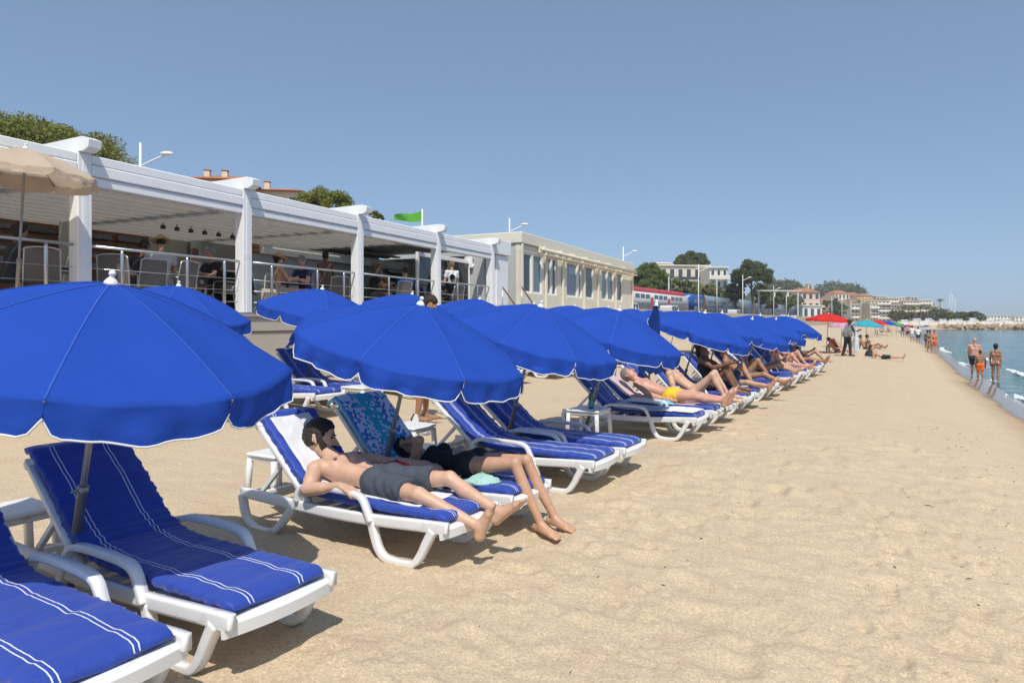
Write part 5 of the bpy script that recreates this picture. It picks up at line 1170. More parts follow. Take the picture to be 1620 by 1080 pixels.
# cars and vans on the road
mat('car_white', (.72,.72,.71), rough=.3, spec=.6); mat('car_grey', (.22,.23,.25), rough=.3, spec=.6); glass_mat('car_glass', (.02,.025,.03), .05); mat('tyre', (.02,.02,.02), rough=.9)
def car(px, Y, label, van=True, paint='car_white', rz=0.0):
    x, y, _ = at(px, 0, Y); s, t = st(x, y); root = empty('van' if van else 'car', P(s, -35.6 if True else t, 2.304), ALPHA+math.pi/2+rz, label, 'van' if van else 'car', 'vehicles on the beach road')
    L, W, H = (4.9,1.9,2.05) if van else (4.2,1.75,1.45)
    poly = [(0,.35),(.05,.85),(.75,1.05),(1.45,H-.08),(1.8,H),(L-.15,H-.03),(L,H-.3),(L,.35)] if van else [(0,.35),(.05,.75),(1.1,.92),(1.75,H-.05),(2.1,H),(3.3,H-.04),(3.9,.95),(L,.85),(L,.35)]
    vs = []; n = len(poly)
    for f, ins in ((0,.18),(.06,0),(.94,0),(1,.18)):
        for px_, pz in poly: vs.append((L/2-px_, -W/2+f*W, pz))
    fs = [tuple(range(n)), tuple(3*n+k for k in range(n))[::-1]]+[(i*n+k, i*n+(k+1)%n, (i+1)*n+(k+1)%n, (i+1)*n+k) for i in range(3) for k in range(n)]
    MB().add(vs, fs).build('body', MATS[paint], root)
    ww = [(1.05,1.12),(1.55,H-.17),(2.3,H-.17),(2.3,1.12)] if van else [(1.45,.95),(1.9,H-.14),(2.5,H-.12),(2.5,.95)]
    for sy in (-1,1):
        MB().prism([(L/2-a, b_) for a, b_ in ww], sy*(W/2+.006), sy*(W/2-.03)).build('side_window', MATS['car_glass'], root)
        MB().prism([(L/2-a, b_) for a, b_ in ([(2.4,1.12),(2.4,H-.17),(L-.4,H-.2),(L-.4,1.12)] if van else [(2.6,.95),(2.6,H-.12),(3.2,H-.14),(3.6,.95)])], sy*(W/2+.006), sy*(W/2-.03)).build('side_window', MATS['car_glass'], root)
        for wx in (.85, L-.95):
            w = MB().tube([(L/2-wx, sy*(W/2+.02), .34), (L/2-wx, sy*(W/2-.2), .34)], .34, n=14).build('wheel', MATS['tyre'], root); MB().tube([(L/2-wx, sy*(W/2+.03), .34), (L/2-wx, sy*(W/2+.0), .34)], .19, n=10).build('rim', MATS['alu'], w)
        MB().rbox((L/2-.06,sy*W*.36-.12,.62), (L/2+.012,sy*W*.36+.12,.76), .02).build('headlight', MATS['lamp_white'], root)
    a, b_ = (.78,1.42) if van else (1.12,1.74); za, zb_ = (1.07,H-.11) if van else (.93,H-.07)
    MB().add([(L/2-a+.03,-W*.44,za),(L/2-a+.03,W*.44,za),(L/2-b_+.03,W*.42,zb_),(L/2-b_+.03,-W*.42,zb_)], [(0,1,2,3)]).build('windscreen', MATS['car_glass'], root)
    return root
car(1012, 96, 'white van seen just past the cream pavilion'); car(1077, 112, 'white van between the folded umbrella and the tall lamp'); car(1186, 150, 'white van in front of the blue train'); car(1108, 122, 'grey car behind the blue umbrellas', False, 'car_grey'); car(1252, 205, 'white car parked near the gantry', False); car(1262, 222, 'second white car parked near the gantry', False)

# ------------------------------------------------------------------ trees
mat('bark', (.13,.085,.06), rough=.95, var=.3, scale=12, bump=.6, bscale=20)
def leaf_mat(name, c): return mat(name, c, rough=.7, var=.45, scale=.9, detail=8, spec=.25, trans=.18)
leaf_mat('pine_needles', (.20,.215,.05)); leaf_mat('dark_pine', (.118,.140,.060)); leaf_mat('bright_leaves', (.155,.20,.06)); leaf_mat('palm_leaves', (.165,.175,.075))
def crown(cx, cy, cz, rx, ry_, rz_, nclump, nleaf, leaf, seed, flat=.35, top=True):
    rg = np.random.default_rng(seed); V_ = []; 
    for k in range(nclump):
        u = rg.normal(size=3); u /= np.linalg.norm(u)
        if top: u[2] = abs(u[2])*1.0-.28*(rg.random() < .6)
        rad = rg.uniform(.45,.92)**.6; c = np.array((cx+u[0]*rx*rad, cy+u[1]*ry_*rad, cz+u[2]*rz_*rad)); cr = rg.uniform(.16,.30)*min(rx, ry_)
        m_ = max(6, int(nleaf*rg.uniform(.6,1.3))); d = rg.normal(size=(m_,3)); d /= np.linalg.norm(d, axis=1)[:,None]; p = c+d*(rg.random((m_,1))**.4)*cr*np.array((1,1,.62))
        a = rg.normal(size=(m_,3)); a /= np.linalg.norm(a, axis=1)[:,None]; b_ = np.cross(a, rg.normal(size=(m_,3))); b_ /= np.linalg.norm(b_, axis=1)[:,None]; L = leaf*rg.uniform(.6,1.3,(m_,1))
        V_.append(np.stack([p-a*L-b_*L*flat, p+a*L*.3-b_*L*flat*1.3, p+a*L+b_*L*flat*.2, p-a*L*.2+b_*L*flat*1.3], 1))
    V_ = np.concatenate(V_).reshape(-1,3); return V_, np.arange(len(V_)).reshape(-1,4)
def tree(name, label, px, py_top, py_bot, Y, wpx, mname, seed, base_z=3.0, group=None, nclump=60, nleaf=120, shape='umbrella', leaf=None, depth=1.0):
    x, y, zt = at(px, py_top, Y); _, _, zb = at(px, py_bot, Y); w = wpx/F*Y/2; rz_ = (zt-zb)/2
    root = empty(name, (x, y, base_z), 0, label, 'tree', group); rg = random.Random(seed); H = (zt+zb)/2-base_z
    V_, Q = crown(0, 0, H-(rz_*.35 if shape == 'umbrella' else 0), w, w*depth, rz_*(1.3 if shape == 'umbrella' else 1), nclump, nleaf, leaf or w*.035+.05, seed, top=shape == 'umbrella')
    obj('crown', np_mesh('crown', V_, Q, MATS[mname], False), root)
    q = MB(); q.tube(smooth_path([(0,0,-.5),(w*.03,0,H*.3),(-w*.04,w*.02,H*.65),(0,0,H)], 4), list(np.linspace(.05*w+.12, .03*w+.06, 13)), n=8); q.build('trunk', MATS['bark'], root, True)
    for k in range(7):
        a = rg.uniform(0,6.28); e = rg.uniform(.45,.8); z0 = H*rg.uniform(.55,.85)
        MB().tube(smooth_path([(0,0,z0),(math.cos(a)*w*e*.4,math.sin(a)*w*e*.4*depth,z0+(H-z0)*.4),(math.cos(a)*w*e,math.sin(a)*w*e*depth,H+rz_*.1)], 3), list(np.linspace(.02*w+.05, .03, 7)), n=6).build('limb', MATS['bark'], root, True)
    return root
GP = 'trees behind the beach'
tree('umbrella_pine', 'broad umbrella pine above the left end of the restaurant roof', 50, 200, 268, 55, 262, 'pine_needles', 3, 2.5, GP, 300, 330, leaf=.12)
tree('pine_tree', 'bushy green pine top behind the second rafter of the restaurant', 516, 300, 356, 62, 92, 'pine_needles', 4, 2.5, GP, 110, 260, 'round', .11)
tree('pine_tree', 'small tree tip just left of the green flag', 592, 330, 372, 75, 30, 'pine_needles', 14, 2.5, GP, 30, 60, 'round', .17)
tree('pine_tree', 'dense bright green tree at the far end of the cream pavilion', 1026, 415, 478, 150, 68, 'bright_leaves', 5, 3, GP, 150, 240, 'round', .2)
tree('umbrella_pine', 'dark umbrella pine standing on top of the white apartment house', 1094, 397, 425, 200, 56, 'dark_pine', 6, 8, GP, 90, 240, leaf=.22)
tree('umbrella_pine', 'largest dark pine right of the white apartment house', 1190, 409, 452, 160, 60, 'dark_pine', 7, 3, GP, 140, 260, leaf=.2)
tree('pine_tree', 'dark pine lower left of the largest pine', 1164, 430, 482, 165, 30, 'dark_pine', 8, 3, GP, 60, 120, 'round', .3)
for i, (px, a, b_, Y, w, mn) in enumerate([(1075,440,470,140,34,'palm_leaves'),(1095,446,472,150,30,'bright_leaves'),(1125,452,476,160,34,'palm_leaves'),(1150,460,480,170,30,'palm_leaves'),(1203,448,482,170,26,'dark_pine'),(1222,455,490,200,32,'palm_leaves'),(1242,462,490,230,30,'bright_leaves'),(1258,466,492,250,26,'palm_leaves'),(1316,466,502,310,28,'dark_pine'),(1330,478,504,320,24,'bright_leaves')]):
    tree('leafy_tree', 'mixed green tree behind the trains, %s of the hedge from the left' % ORD[i], px, a, b_, Y, w, mn, 30+i, 3, 'trees forming the green belt behind the trains', 40, 90, 'round', .36)
def palm(px, py_top, Y, hgt, label, seed, sc=1.0, group='palm trees of the bay', base=None):
    x, y, zt = at(px, py_top, Y); root = empty('palm_tree', (x, y, zt-hgt), 0, label, 'tree', group); rg = random.Random(seed)
    MB().tube(smooth_path([(0,0,0),(.1,0,hgt*.5),(0,.1,hgt-.8*sc)], 4), list(np.linspace(.24,.16,9)), n=7).build('trunk', MATS['bark'], root, True); q = MB()
    for k in range(24):
        a = rg.uniform(0,6.28); e0 = rg.uniform(.1,1.2); ln = 2.6*sc*rg.uniform(.8,1.1); p = np.array((0,0,hgt-.8*sc)); el = e0+.35; pts = [p]
        for i in range(6): p = p+np.array((math.cos(a)*math.cos(el), math.sin(a)*math.cos(el), math.sin(el)))*ln/6; el -= .36; pts.append(p)
        sd = np.array((-math.sin(a), math.cos(a), 0))
        for i in range(6):
            for sg in (-1,1):
                w = .42*sc*(1-i/7); q.add([tuple(pts[i]), tuple(pts[i+1]), tuple(pts[i+1]*.6+pts[i]*.4+sd*sg*w-np.array((0,0,.16*sc)))], [(0,1,2)])
    q.build('fronds', MATS['palm_leaves'], root); return root
palm(1113, 452, 130, 6.5, 'spreading palm in front of the white apartment house', 2, 1.25)
palm(1487, 474, 330, 13, 'tall single palm standing out above the far trees', 3, 1.0)
for i, (px, py, Y, h) in enumerate([(1428,484,300,8),(1438,487,300,7),(1446,485,300,7.5),(1456,483,305,8),(1466,485,305,7.5),(1477,486,310,7),(1496,490,310,6.5)]): palm(px, py, Y, h, 'palm of the far shore cluster, %s from the left' % ORD[i], 10+i, 1.3)
for i, (px, a, b_, Y, w, mn) in enumerate([(1418,490,506,330,26,'palm_leaves'),(1436,494,507,320,28,'dark_pine'),(1462,492,507,320,30,'palm_leaves'),(1484,486,507,330,26,'dark_pine'),(1500,492,508,330,20,'palm_leaves'),(1520,493,508,300,26,'palm_leaves'),(1534,492,508,300,26,'dark_pine'),(1547,494,508,300,22,'palm_leaves')]):
    tree('leafy_tree', 'far shore tree on the bay, %s in line towards the sea' % ORD[i], px, a, b_, Y, w, mn, 60+i, 1.2, 'trees on the far shore', 36, 60, 'round', .5)

# ------------------------------------------------------------------ houses and apartment blocks
mat('tile_roof', (.40,.16,.08), rough=.85, var=.25, scale=3, bump=.5, bscale=6); glass_mat('far_glass', (.06,.08,.10), .15); mat('awning_yellow', (.75,.42,.03), rough=.8)
WALLC = {'white': (.72,.69,.62), 'cream': (.70,.60,.44), 'ochre': (.66,.48,.29), 'pink': (.68,.50,.39), 'stone': (.60,.54,.43)}
for k_, c_ in WALLC.items(): mat('wall_'+k_, c_, rough=.85, var=.08, scale=.5)
def building(name, label, px0, px1, py_top, Y, wall, floors, bays, depth=10, base_z=2.5, rz=0.0, roof='flat', balcony=True, group=None, chim=0, awn=False):
    x0 = (px0-810)/F*Y; x1 = (px1-810)/F*Y; w = x1-x0; zt = at(0, py_top, Y)[2]; H = zt-base_z
    root = empty(name, ((x0+x1)/2, Y, base_z), rz, label, 'building', group); Wm = MATS['wall_'+wall]; hw = w/2
    MB().rbox((-hw,0,-3), (hw,depth,H), .08).build('wall', Wm, root); fh = H/floors
    for f in range(floors):
        for b_ in range(bays):
            cx = -hw+w*(b_+.5)/bays; ww = min(w/bays*.30, 1.1); z0 = f*fh+fh*.22; z1 = f*fh+fh*.84
            wd = MB().rbox((cx-ww,-.07,z0), (cx+ww,.1,z1), .03).build('window', MATS['lamp_white'], root); MB().box((cx-ww+.12,-.085,z0+.12), (cx+ww-.12,.05,z1-.12)).build('pane', MATS['far_glass'], wd)
        if balcony and f > 0:
            bl = MB().rbox((-hw-.1,-1.45,f*fh-.12), (hw+.1,-.002,f*fh+.10), .03).build('balcony', MATS['wall_white'], root); MB().rbox((-hw-.1,-1.45,f*fh+.10), (hw+.1,-1.36,f*fh+.95), .02).build('parapet', MATS['wall_white'] if f % 2 else MATS['far_glass'], bl)
    if roof == 'flat':
        MB().rbox((-hw-.35,-.5,H), (hw+.35,depth+.3,H+.3), .05).build('roof', MATS['wall_white'], root)
    else:
        rf = MB().add([(-hw-.4,-.6,H),(hw+.4,-.6,H),(hw+.4,depth+.5,H),(-hw-.4,depth+.5,H),(-hw*.5,depth*.5,H+min(w,depth)*.22),(hw*.5,depth*.5,H+min(w,depth)*.22)], [(0,1,5,4),(1,2,5),(2,3,4,5),(3,0,4),(3,2,1,0)]).build('roof', MATS['tile_roof'], root)
        for k in range(chim): cx = -hw*.6+k*hw*.6; c_ = MB().rbox((cx-.3,2.2,H-.2), (cx+.3,2.8,H+1.35), .05).build('chimney', Wm, rf); MB().rbox((cx-.36,2.14,H+1.352), (cx+.36,2.86,H+1.47), .03).build('chimney_cap', MATS['tile_roof'], rf)
    if awn: MB().rbox((-hw,-2.2,H-1.4), (hw,-.003,H-.8), .05).build('awning', MATS['awning_yellow'], root)
    return root
building('villa', 'villa with orange tiled roof and chimneys showing above the restaurant', 300, 392, 284, 70, 'cream', 4, 4, 9, 2.5, .15, 'tile', False, chim=2)
building('villa', 'second tiled villa roof between the restaurant rafter and the pine', 402, 474, 302, 74, 'cream', 4, 3, 9, 2.5, .15, 'tile', False, chim=1)
# apartment house on the slope
building('apartment_house', 'white apartment house with wide eaves on the slope behind the red train', 1042, 1124, 421, 185, 'cream', 3, 6, 14, 5, .12, 'flat', True)
building('apartment_house', 'small cream penthouse above the white apartment house', 1032, 1060, 417, 192, 'cream', 4, 3, 10, 5, .12, 'flat', False)
building('apartment_house', 'modern white block with dark balcony bands beside the big pine', 1122, 1152, 424, 178, 'white', 4, 3, 12, 4, .12, 'flat', True)
building('villa', 'salmon coloured villa with tiled roof right of the gantry', 1266, 1299, 462, 260, 'pink', 3, 3, 10, 2.5, .2, 'tile', False, chim=1)
building('villa', 'pale beach pavilion with flat roof below the salmon villa', 1268, 1302, 484, 245, 'white', 1, 3, 8, 2.5, .2, 'flat', False)
twr = building('church_tower', 'slim pale tower on the hill above the salmon villa', 1278, 1286, 449, 420, 'stone', 4, 1, 3.4, 6, .2, 'flat', False)
FB = 'apartment blocks along the far bay'
far = [(1320,1344,464,480,'pink',4,4,'tile','tiled house on the far hillside below the wooded hill'),(1338,1360,474,470,'cream',3,4,'flat','low cream block on the far hillside'),(1356,1382,472,420,'ochre',5,4,'flat','ochre block with a yellow awning on the far bay'),
       (1382,1408,476,400,'white',6,4,'flat','white balconied block in the middle of the far bay'),(1404,1420,472,430,'cream',6,3,'flat','narrow cream block right of the white balconied one'),(1417,1432,471,455,'stone',6,3,'flat','stone coloured block of the far bay behind the palms'),
       (1428,1456,476,450,'pink',6,5,'flat','wide salmon block of the far bay above the palms'),(1454,1474,475,460,'white',6,4,'flat','white block with the stepped top of the far bay'),(1472,1490,484,470,'cream',4,4,'flat','last low cream block before the masts'),
       (1560,1600,499,620,'white',2,7,'flat','long low white building on the far point'),(1604,1640,501,640,'white',2,5,'flat','low white building cut by the right picture edge'),(1362,1380,468,520,'pink',4,3,'tile','tiled house peeking over the yellow awning block'),(1386,1402,469,520,'cream',5,3,'flat','pale block peeking over the white balconied block')]
for a, b_, pt, Y, wl_, fl_, by_, rf_, lb in far: building('apartment_block', lb, a, b_, pt, Y, wl_, fl_, by_, 12, 1.5, .1, rf_, rf_ == 'flat' and fl_ > 3, FB, awn='yellow awning on' in lb)

extra = [(1300,1322,476,500,'cream',4,4,'tile','cream tiled house beside the salmon villa'),(1310,1328,470,560,'pink',5,3,'tile','rosy house on the slope behind the red parasol'),(1330,1350,468,540,'cream',5,3,'tile','cream hillside house with tiled roof under the wood'),(1344,1362,466,580,'ochre',5,3,'tile','ochre hillside house right of the wood'),
  (1346,1358,482,380,'stone',4,2,'flat','narrow stone house left of the yellow awning block'),(1409,1424,482,400,'ochre',5,3,'flat','warm ochre block with balconies behind the first palms'),(1440,1452,470,560,'cream',7,2,'flat','cream tower block rising over the salmon block'),(1464,1480,479,520,'pink',5,3,'flat','rosy block behind the white stepped one'),(1376,1390,480,380,'cream',4,3,'flat','small cream block in front of the far row')]
for a, b_, pt, Y, wl_, fl_, by_, rf_, lb in extra: building('apartment_block', lb, a, b_, pt, Y, wl_, fl_, by_, 12, 1.5, .1, rf_, rf_ == 'flat' and fl_ > 3, FB, chim=1 if rf_ == 'tile' else 0)
# wooded hill
mat('hill_green', (.05,.075,.03), rough=.95, var=.5, scale=.05, detail=8)
def hill(px, py, Y, wpx, seed):
    x, y, z = at(px, py, Y); w = wpx/F*Y/2; n = 40; a, e = np.meshgrid(np.linspace(0, 2*math.pi, n, endpoint=False), np.linspace(0, 1, 16), indexing='ij'); r = 1-e*.98
    X = x+np.cos(a)*w*r; Yv = y+np.sin(a)*w*1.2*r; Z = (z+2)*np.sin(e*math.pi/2)**.8*(1+.10*fbm(a*4, e*5, 3, seed))-2
    o = obj('hill', np_mesh('hill', np.stack([X,Yv,Z],-1).transpose(1,0,2).reshape(-1,3), grid_quads(16, n, True), MATS['hill_green'])); fix(o.data, True); return tag(o, kind='structure')
hill(1305, 455, 760, 130, 3); hill(1215, 452, 640, 120, 4); hill(1250, 462, 900, 330, 5)
V_, Q = [], []
for i, (px, py, Y, w) in enumerate([(1305,449,740,80),(1215,447,620,74)]):
    x, y, z = at(px, py, Y); ww = w/F*Y/2; v, q = crown(x, y-30, z*.62, ww, ww, z*.40, 160, 70, 1.5, 80+i); Q.append(q+sum(len(k) for k in V_)); V_.append(v)
tag(obj('hillside_wood', np_mesh('hillside_wood', np.concatenate(V_), np.concatenate(Q), MATS['dark_pine'], False)), 'dark green wood covering the far hill', 'wood', kind='stuff')
# breakwater of boulders
mat('boulder', (.36,.27,.18), rough=.95, var=.3, scale=1.2, bump=.5, bscale=3); rg = random.Random(5); protos = []
for k in range(5):
    bm = bmesh.new(); bmesh.ops.create_icosphere(bm, subdivisions=1, radius=1)
    for v in bm.verts: v.co *= rg.uniform(.72,1.15)
    me = bpy.data.meshes.new('boulder'); bm.to_mesh(me); bm.free(); me.materials.append(MATS['boulder']); protos.append(me)
bw = empty('breakwater', (165,231,-1), 0, 'breakwater of brown boulders at the far edge of the water', 'breakwater')
for k in range(260):
    px = rg.uniform(1485, 1640); Y = float(np.interp((px-810)/F*233, [132,150,190,260], [216,226,232,236]))+rg.uniform(-.5,4)
    x = (px-810)/F*Y; r = rg.uniform(.5,1.15); o = obj('boulder', rg.choice(protos), bw); o.location = (x-165, Y-231, rg.uniform(-.4,1.1)+1.0-.8); o.scale = (r*1.2, r, r*.75); o.rotation_euler = (rg.uniform(0,3),rg.uniform(0,3),rg.uniform(0,6))
# low white sea wall, boats, masts
qw = empty('quay', (0,0,0), 0, 'low white quay wall running behind the breakwater', 'wall')
for k in range(14):
    a, b_ = 1425+k*15, 1439.4+k*15; Y = 250; MB().rbox(((a-810)/F*Y,Y,-.5), ((b_-810)/F*Y,Y+1.5,1.35+.25*(k % 3)), .05).build('quay_block', MATS['wall_white'], qw)
mat('hull_white', (.75,.76,.77), rough=.3)
def boat(px, Y, L, label, mast=0, rz=0.0, z=1.3, rake=0):
    x = (px-810)/F*Y; root = empty('boat', (x, Y, z), rz, label, 'boat', 'white boats in the far harbour'); n = 9; vs = []
    for i in range(n):
        f = i/(n-1); w = L*.15*math.sin(math.pi*min(1, f*1.6+.25)/2)*(1 if f < .7 else math.sqrt(max(0.02, (1-f)/.3))); xx = (f-.5)*L; sh = .12*L*(1+.35*f)
        vs += [(xx, -w, sh), (xx, -w*.7, 0), (xx, w*.7, 0), (xx, w, sh)]
    MB().add(vs, [(i*4+k, i*4+(k+1)%4, (i+1)*4+(k+1)%4, (i+1)*4+k) for i in range(n-1) for k in range(4)]+[(0,1,2,3), tuple((n-1)*4+k for k in range(4))]).build('hull', MATS['hull_white'], root)
    MB().rbox((-L*.25,-L*.08,.12*L), (L*.15,L*.08,.25*L), .1).build('cabin', MATS['hull_white'], root); MB().rbox((-L*.2,-L*.082,.17*L), (L*.12,L*.082,.21*L), .02).build('window_band', MATS['far_glass'], root)
    if mast:
        MB().tube([(0,0,.1*L),(rake,0,mast)], [.16,.08], n=6).build('mast', MATS['lamp_white'], root, True); MB().tube([(0,0,.25*L),(-L*.4,0,.26*L)], .09, n=6).build('boom', MATS['lamp_white'], root, True)
    return root
boat(1499, 340, 15, 'large sailing boat with the tallest mast above the far trees', at(0,464,340)[2]-1.3, 0, rake=1.4); boat(1505, 352, 14, 'sailing boat just right of the tallest mast', at(0,466,352)[2]-1.3, .1, rake=.6); boat(1511, 350, 12, 'sailing boat with the lone shorter mast right of the pair', at(0,471,350)[2]-1.3, 0)
for i, (px, Y) in enumerate([(1432,262),(1452,264),(1470,262),(1493,263),(1518,262),(1540,264),(1566,262),(1590,264)]): boat(px, Y, 6+(i % 3), 'small white motor boat on the far quay, %s from the left' % ORD[i], 0, .3*(i % 3), .95+.2*(i % 2))
# green flag on the restaurant
fg = empty('flag', at(668,346,30)[:2]+(3.9,), 0, 'bright green flag on a short white pole above the restaurant', 'flag')
zt_ = at(0,331,30)[2]-3.9; MB().tube([(0,0,0),(0,0,zt_)], .035, n=8).build('pole', MATS['lamp_white'], fg, True)
G, H = np.meshgrid(np.linspace(0,1,16), np.linspace(0,1,8), indexing='ij'); V_ = np.stack([-G*1.25, .10*np.sin(G*7+H*2)*G, zt_-.06-H*(.46-.22*G)-G*.22-.05*np.sin(G*5)], -1)
obj('flag_cloth', np_mesh('flag_cloth', V_.reshape(-1,3), grid_quads(16,8), MATS['green_canvas']), fg)

# ------------------------------------------------------------------ people and umbrellas further down the beach
def walker(px, Y, label, h, skin, clothes, face, female=False, hair=(.03,.02,.015), style='short', stride=(174,188), shin=(182,196), fat=0.0, vox=.02, armL=None, armR=None, lean=2, sink=0.0, headp=8):
    x = (px-810)/F*Y; J = joints(h, lean, 0, headp, 0, stride, shin, (90,90), (.02,.02), armL or ((.1,.16,-1),(.3,.0,-.95)), armR or ((-.05,.16,-1),(.2,.0,-.95)), female)
    foot = min(J['ankL'][2], J['ankR'][2])-.075*h/1.74; z = float(ground_z(np.array([x]), np.array([Y]))[0])-sink
    return person(label, J, (x, Y, z-foot), face, skin, female, hair, style, clothes, vox, 'people along the waterline', fat=fat)
walker(1542, 30.6, 'balding man in navy shorts at the waterline seen from behind', 1.78, 'pink', [('shorts',(.02,.03,.055))], 1.0, hair=(.35,.30,.26), style='bald', fat=.02, vox=.014, stride=(166,192), shin=(178,204), armL=((.25,.12,-.95),(.5,-.05,-.85)))
walker(1551, 29.4, 'boy in orange shorts beside the balding man', 1.28, 'tan', [('shorts',(.85,.16,.02))], 1.0, hair=(.015,.012,.01), vox=.014, headp=25)
walker(1575, 28.9, 'dark haired woman in a bikini standing in the shallow water', 1.66, 'tan', [('bikini',(.35,.16,.12))], .75, True, (.015,.01,.008), 'bun', (174,187), (179,192), vox=.014, armR=((-.15,.1,-1),(.05,-.05,-1)))
walker(1471, 52, 'woman walking at the water edge left of a companion', 1.66, 'tan', [('bikini',(.10,.10,.12))], -1.6, True, (.02,.015,.01), 'long'); walker(1478, 50.5, 'person in orange beside the woman at the water edge', 1.70, 'pink', [('top',(.60,.20,.08)),('shorts',(.55,.12,.04))], -1.6, True, (.03,.02,.01))
walker(1443, 72, 'walker in white shirt on the far waterline, left one', 1.74, 'tan', [('shirt',(.72,.73,.76)),('shorts',(.45,.50,.58))], 1.3); walker(1452.5, 70, 'walker in white shirt and dark shorts, right one', 1.74, 'tan', [('shirt',(.76,.76,.76)),('shorts',(.05,.05,.07))], 1.3)
walker(1428, 92, 'small distant walker in black on the wet sand', 1.74, 'tan', [('swimsuit',(.02,.02,.02))], -1.5, True, vox=.03); walker(1435.5, 90, 'small distant walker in dark trunks', 1.74, 'pink', [('shorts',(.03,.03,.04))], -1.5, vox=.03)
walker(1467, 60, 'person wading in dark swimwear further out', 1.7, 'dark', [('swimsuit',(.03,.03,.03))], 1.2, True, vox=.03, sink=.1)
def swimmer(px, Y, lb):
    x = (px-810)/F*Y; J = joints(1.7); person(lb, J, (x, Y, SEA_Z-.86), 1.0, 'pink', False, (.03,.02,.015), 'short', (), .035, 'swimmers')
swimmer(1488, 170, 'head of a swimmer near the far rocks, left'); swimmer(1562, 160, 'head of a swimmer near the far rocks, right')
# vendor in dark clothes loaded with goods
Yv = 33.5; xv = (1341-810)/F*Yv; zv = float(ground_z(np.array([xv]), np.array([Yv]))[0])
J = joints(1.80, 8, 0, 12, 0, (172,188), (178,196), (90,90), (.03,.03), ((.3,.25,-.85),(.8,.0,.3)), ((.1,.3,-.95),(.5,.1,-.5)))
person('standing beach vendor in dark clothes loaded with bundles', J, (xv, Yv, zv-min(J['ankL'][2],J['ankR'][2])+.075), -1.0, 'brown', False, (.01,.01,.01), 'short', [('shirt',(.025,.025,.035)),('trousers',(.03,.04,.07)),('cap',(.10,.12,.13))], .015)
bd = crumpled('bundle of patterned cloths over the shoulder of the vendor', (xv-.12, Yv-.22, zv+.95), (.24,.22,.62), mat('vendor_cloth', (.16,.17,.17), rough=.9, var=.9, scale=9) and 'vendor_cloth', 21, 'goods_bundle'); bd['category'] = 'bundle'
bd = crumpled('white and blue cloths hanging from the hand of the vendor', (xv+.36, Yv-.1, zv+.25), (.12,.10,1.15), mat('vendor_cloth_pale', (.50,.60,.68), rough=.9, var=.5, scale=9) and 'vendor_cloth_pale', 22, 'hanging_cloths'); bd['category'] = 'bundle'
# sunbathers lying on the sand
def sitter(px, Y, label, face, skin, clothes, pose, female=False, hair=(.03,.02,.015), vox=.018, style='short'):
    x = (px-810)/F*Y; z = float(ground_z(np.array([x]), np.array([Y]))[0])
    J = joints(1.7, *pose, armL=((-.5,.2,-.8),(.1,.1,-1)) if pose[0] > -60 else None, armR=((-.5,.2,-.8),(.1,.1,-1)) if pose[0] > -60 else None, female=female)
    return person(label, J, (x, Y, z+.10), face, skin, female, hair, style, clothes, vox, 'people resting on the sand')
sitter(1398, 33, 'person in black shorts lying on the sand propped on elbows', -.55, 'light', [('shorts',(.02,.02,.025))], (-62,25,-15,0,(90,90),(90,90),(20,20),(.03,.06)))
sitter(1369, 42, 'dark haired person sitting on the sand with legs stretched', -.6, 'tan', [('trunks',(.05,.05,.06))], (-30,15,5,0,(80,86),(96,94),(30,30),(.05,.05)))
sitter(1379, 44, 'second seated sunbather next to the dark haired one', -.7, 'tan', [('bikini',(.08,.06,.06))], (-28,15,5,0,(60,86),(120,94),(60,30),(.05,.05)), True, style='bun'); sitter(1358, 45, 'seated person partly behind the vendor cloths', -.9, 'olive', [('bikini',(.25,.05,.06))], (-20,15,5,0,(50,60),(140,130),(90,90),(.05,.05)), True, style='long')
bg_ = crumpled('dark bags beside the person lying on the sand', (at(1377,0,34.5)[0], 34.5, float(ground_z(np.array([at(1377,0,34.5)[0]]), np.array([34.5]))[0])-.02), (.26,.2,.42), mat('bag_dark', (.02,.022,.03), rough=.8) and 'bag_dark', 31, 'beach_bag'); bg_['category'] = 'bag'
# red parasol and its folk
def parasol(px, Y, label, cloth, py=None, ph=2.1, **kw):
    x = (px-810)/F*Y; s, t = st(x, Y); return umbrella(s, t, label, random.uniform(0,.7), random.uniform(0,6), cloth, 0, ph, 'parasols further down the beach', z=float(ground_z(np.array([x]), np.array([Y]))[0]), far=True, **kw)
parasol(1307, 36, 'red parasol beyond the end of the blue umbrellas', 'red_canvas', ph=2.12, Rr=1.12, H=.34, val=.10)
parasol(1330, 44, 'pale pink parasol half hidden by the vendor', 'pink_canvas', ph=1.7, Rr=.8, H=.3, val=.08); parasol(1369, 50, 'turquoise parasol right of the vendor', 'turquoise_canvas', ph=1.85, Rr=1.1, H=.42, val=.1)
rg = random.Random(12); cl_ = ['white_canvas','turquoise_canvas','pink_canvas','navy_canvas','red_canvas','blue_canvas','green_canvas']; cn = ['white','turquoise','pink','navy','red','blue','green']
cnt = {}
for i, (px, Y) in enumerate([(1387,78),(1395,92),(1403,86),(1410,110),(1418,104),(1398,125),(1425,128),(1408,140),(1432,150),(1440,165),(1448,185),(1420,160),(1456,196),(1436,190),(1465,205),(1415,180),(1384,105),(1392,150)]):
    k = rg.choice([0,0,1,2,3,5,6,4]); cnt[k] = cnt.get(k, 0)+1; parasol(px, Y, '%s parasol in the distant crowd, %s of that colour from the near end' % (cn[k], ORD[cnt[k]-1]), cl_[k], ph=1.9, Rr=1.05, H=.4, val=.1)
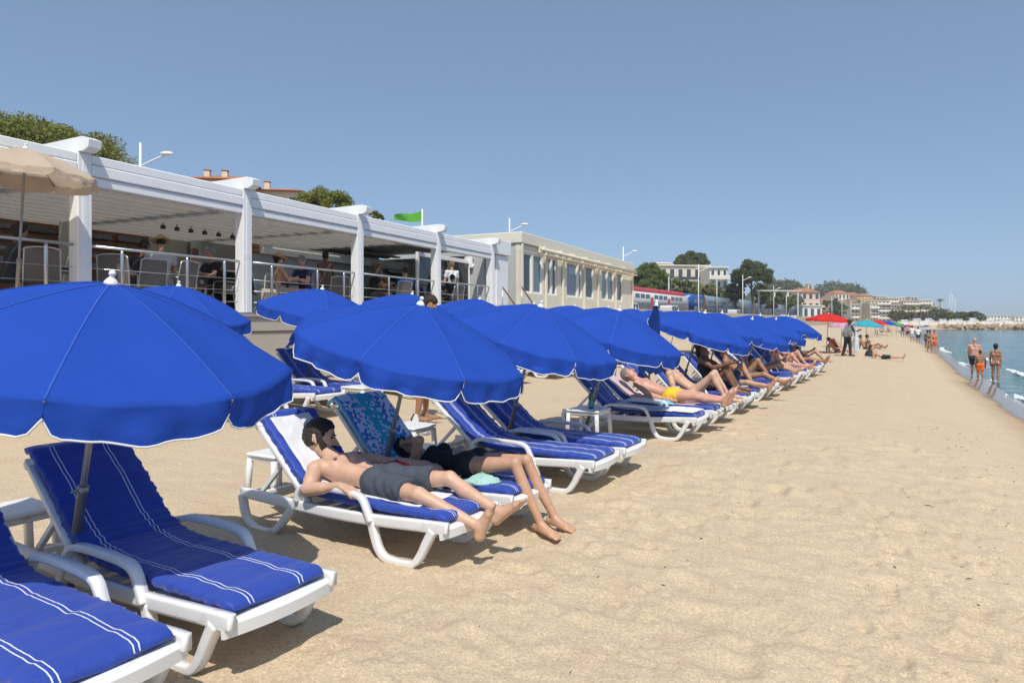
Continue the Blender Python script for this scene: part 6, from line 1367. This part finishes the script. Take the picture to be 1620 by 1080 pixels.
for i in range(26):
    px = rg.uniform(1385,1462); Y = rg.uniform(85,195); x = (px-810)/F*Y
    if shore_dist(np.array([x]), np.array([Y]))[0] < 3: continue
    z = float(ground_z(np.array([x]), np.array([Y]))[0]); st_ = i % 3 == 0; J = joints(1.7, 0 if st_ else -25, 0, 5, 0, (176,184) if st_ else (70,80), (180,188) if st_ else (110,100), (90,90), (.03,.03))
    cc = [(.6,.1,.08),(.05,.08,.25),(.02,.02,.02),(.7,.7,.7),(.1,.35,.4)][i % 5]
    person('distant bather in %s shorts %s on the crowded far beach' % (['red','blue','black','white','teal'][i % 5], 'standing' if st_ else 'sitting'), J, (x, Y, z+(.535*1.7 if st_ else .1)), rg.uniform(-2,2), ['tan','pink','light'][i % 3], False, (.03,.02,.015), 'short', [('shorts',cc)], .04, 'distant %s bathers' % ('standing' if st_ else 'sitting'))
# dark blue windbreak and a deck chair with an orange towel
wb = empty('windbreak', P(27.6,-5.2,gz(27.6,-5.2)), ALPHA, 'dark navy windbreak at the end of the umbrella row', 'windbreak')
MB().rbox((-1.4,-.02,.05), (1.3,.02,.95), .01).build('screen', MATS['navy_canvas'], wb)
for x_ in (-1.4,0,1.3): MB().tube([(x_,.03,-.2),(x_,.03,1.02)], .02, n=6).build('stake', MATS['grey_metal'], wb)
dc = empty('deck_chair', (at(1325,0,37)[0], 37, float(ground_z(np.array([at(1325,0,37)[0]]), np.array([37.]))[0])), .2, 'folding chair with an orange cloth under the red parasol', 'chair')
MB().add([(-.45,-.3,.75),(-.45,.3,.75),(-.1,.3,.28),(-.1,-.3,.28),(.45,.3,.34),(.45,-.3,.34)], [(0,1,2,3),(3,2,4,5)]).build('sling', mat('orange_cloth', (.62,.16,.07), rough=.9, var=.3), dc)
for sy in (-.31,.31): MB().tube([(-.5,sy,.8),(.4,sy,0)], .018, n=6).build('frame_bar', MATS['alu'], dc); MB().tube([(.5,sy,.36),(-.35,sy,0)], .018, n=6).build('frame_bar', MATS['alu'], dc)
sitter(1324, 36.9, 'person reclining in the folding chair under the red parasol', -.2, 'pink', [('trunks',(.4,.1,.06))], (-40,10,-10,0,(80,80),(110,110),(60,60),(.08,.08)))

# ------------------------------------------------------------------ summer haze: even air round everything
m = bpy.data.materials.new('haze'); m.use_nodes = True; hn = m.node_tree.nodes; hn.remove(hn['Principled BSDF']); pvn = hn.new('ShaderNodeVolumePrincipled')
pvn.inputs['Density'].default_value = .00030; pvn.inputs['Color'].default_value = (.90,.94,1.0,1); pvn.inputs['Anisotropy'].default_value = .0
m.node_tree.links.new(pvn.outputs[0], hn['Material Output'].inputs['Volume'])
hz = MB().box((-1400,-1100,-30), (1650,1850,70)).build('haze', m); tag(hz, 'thin summer haze over the whole bay', 'haze', kind='stuff')
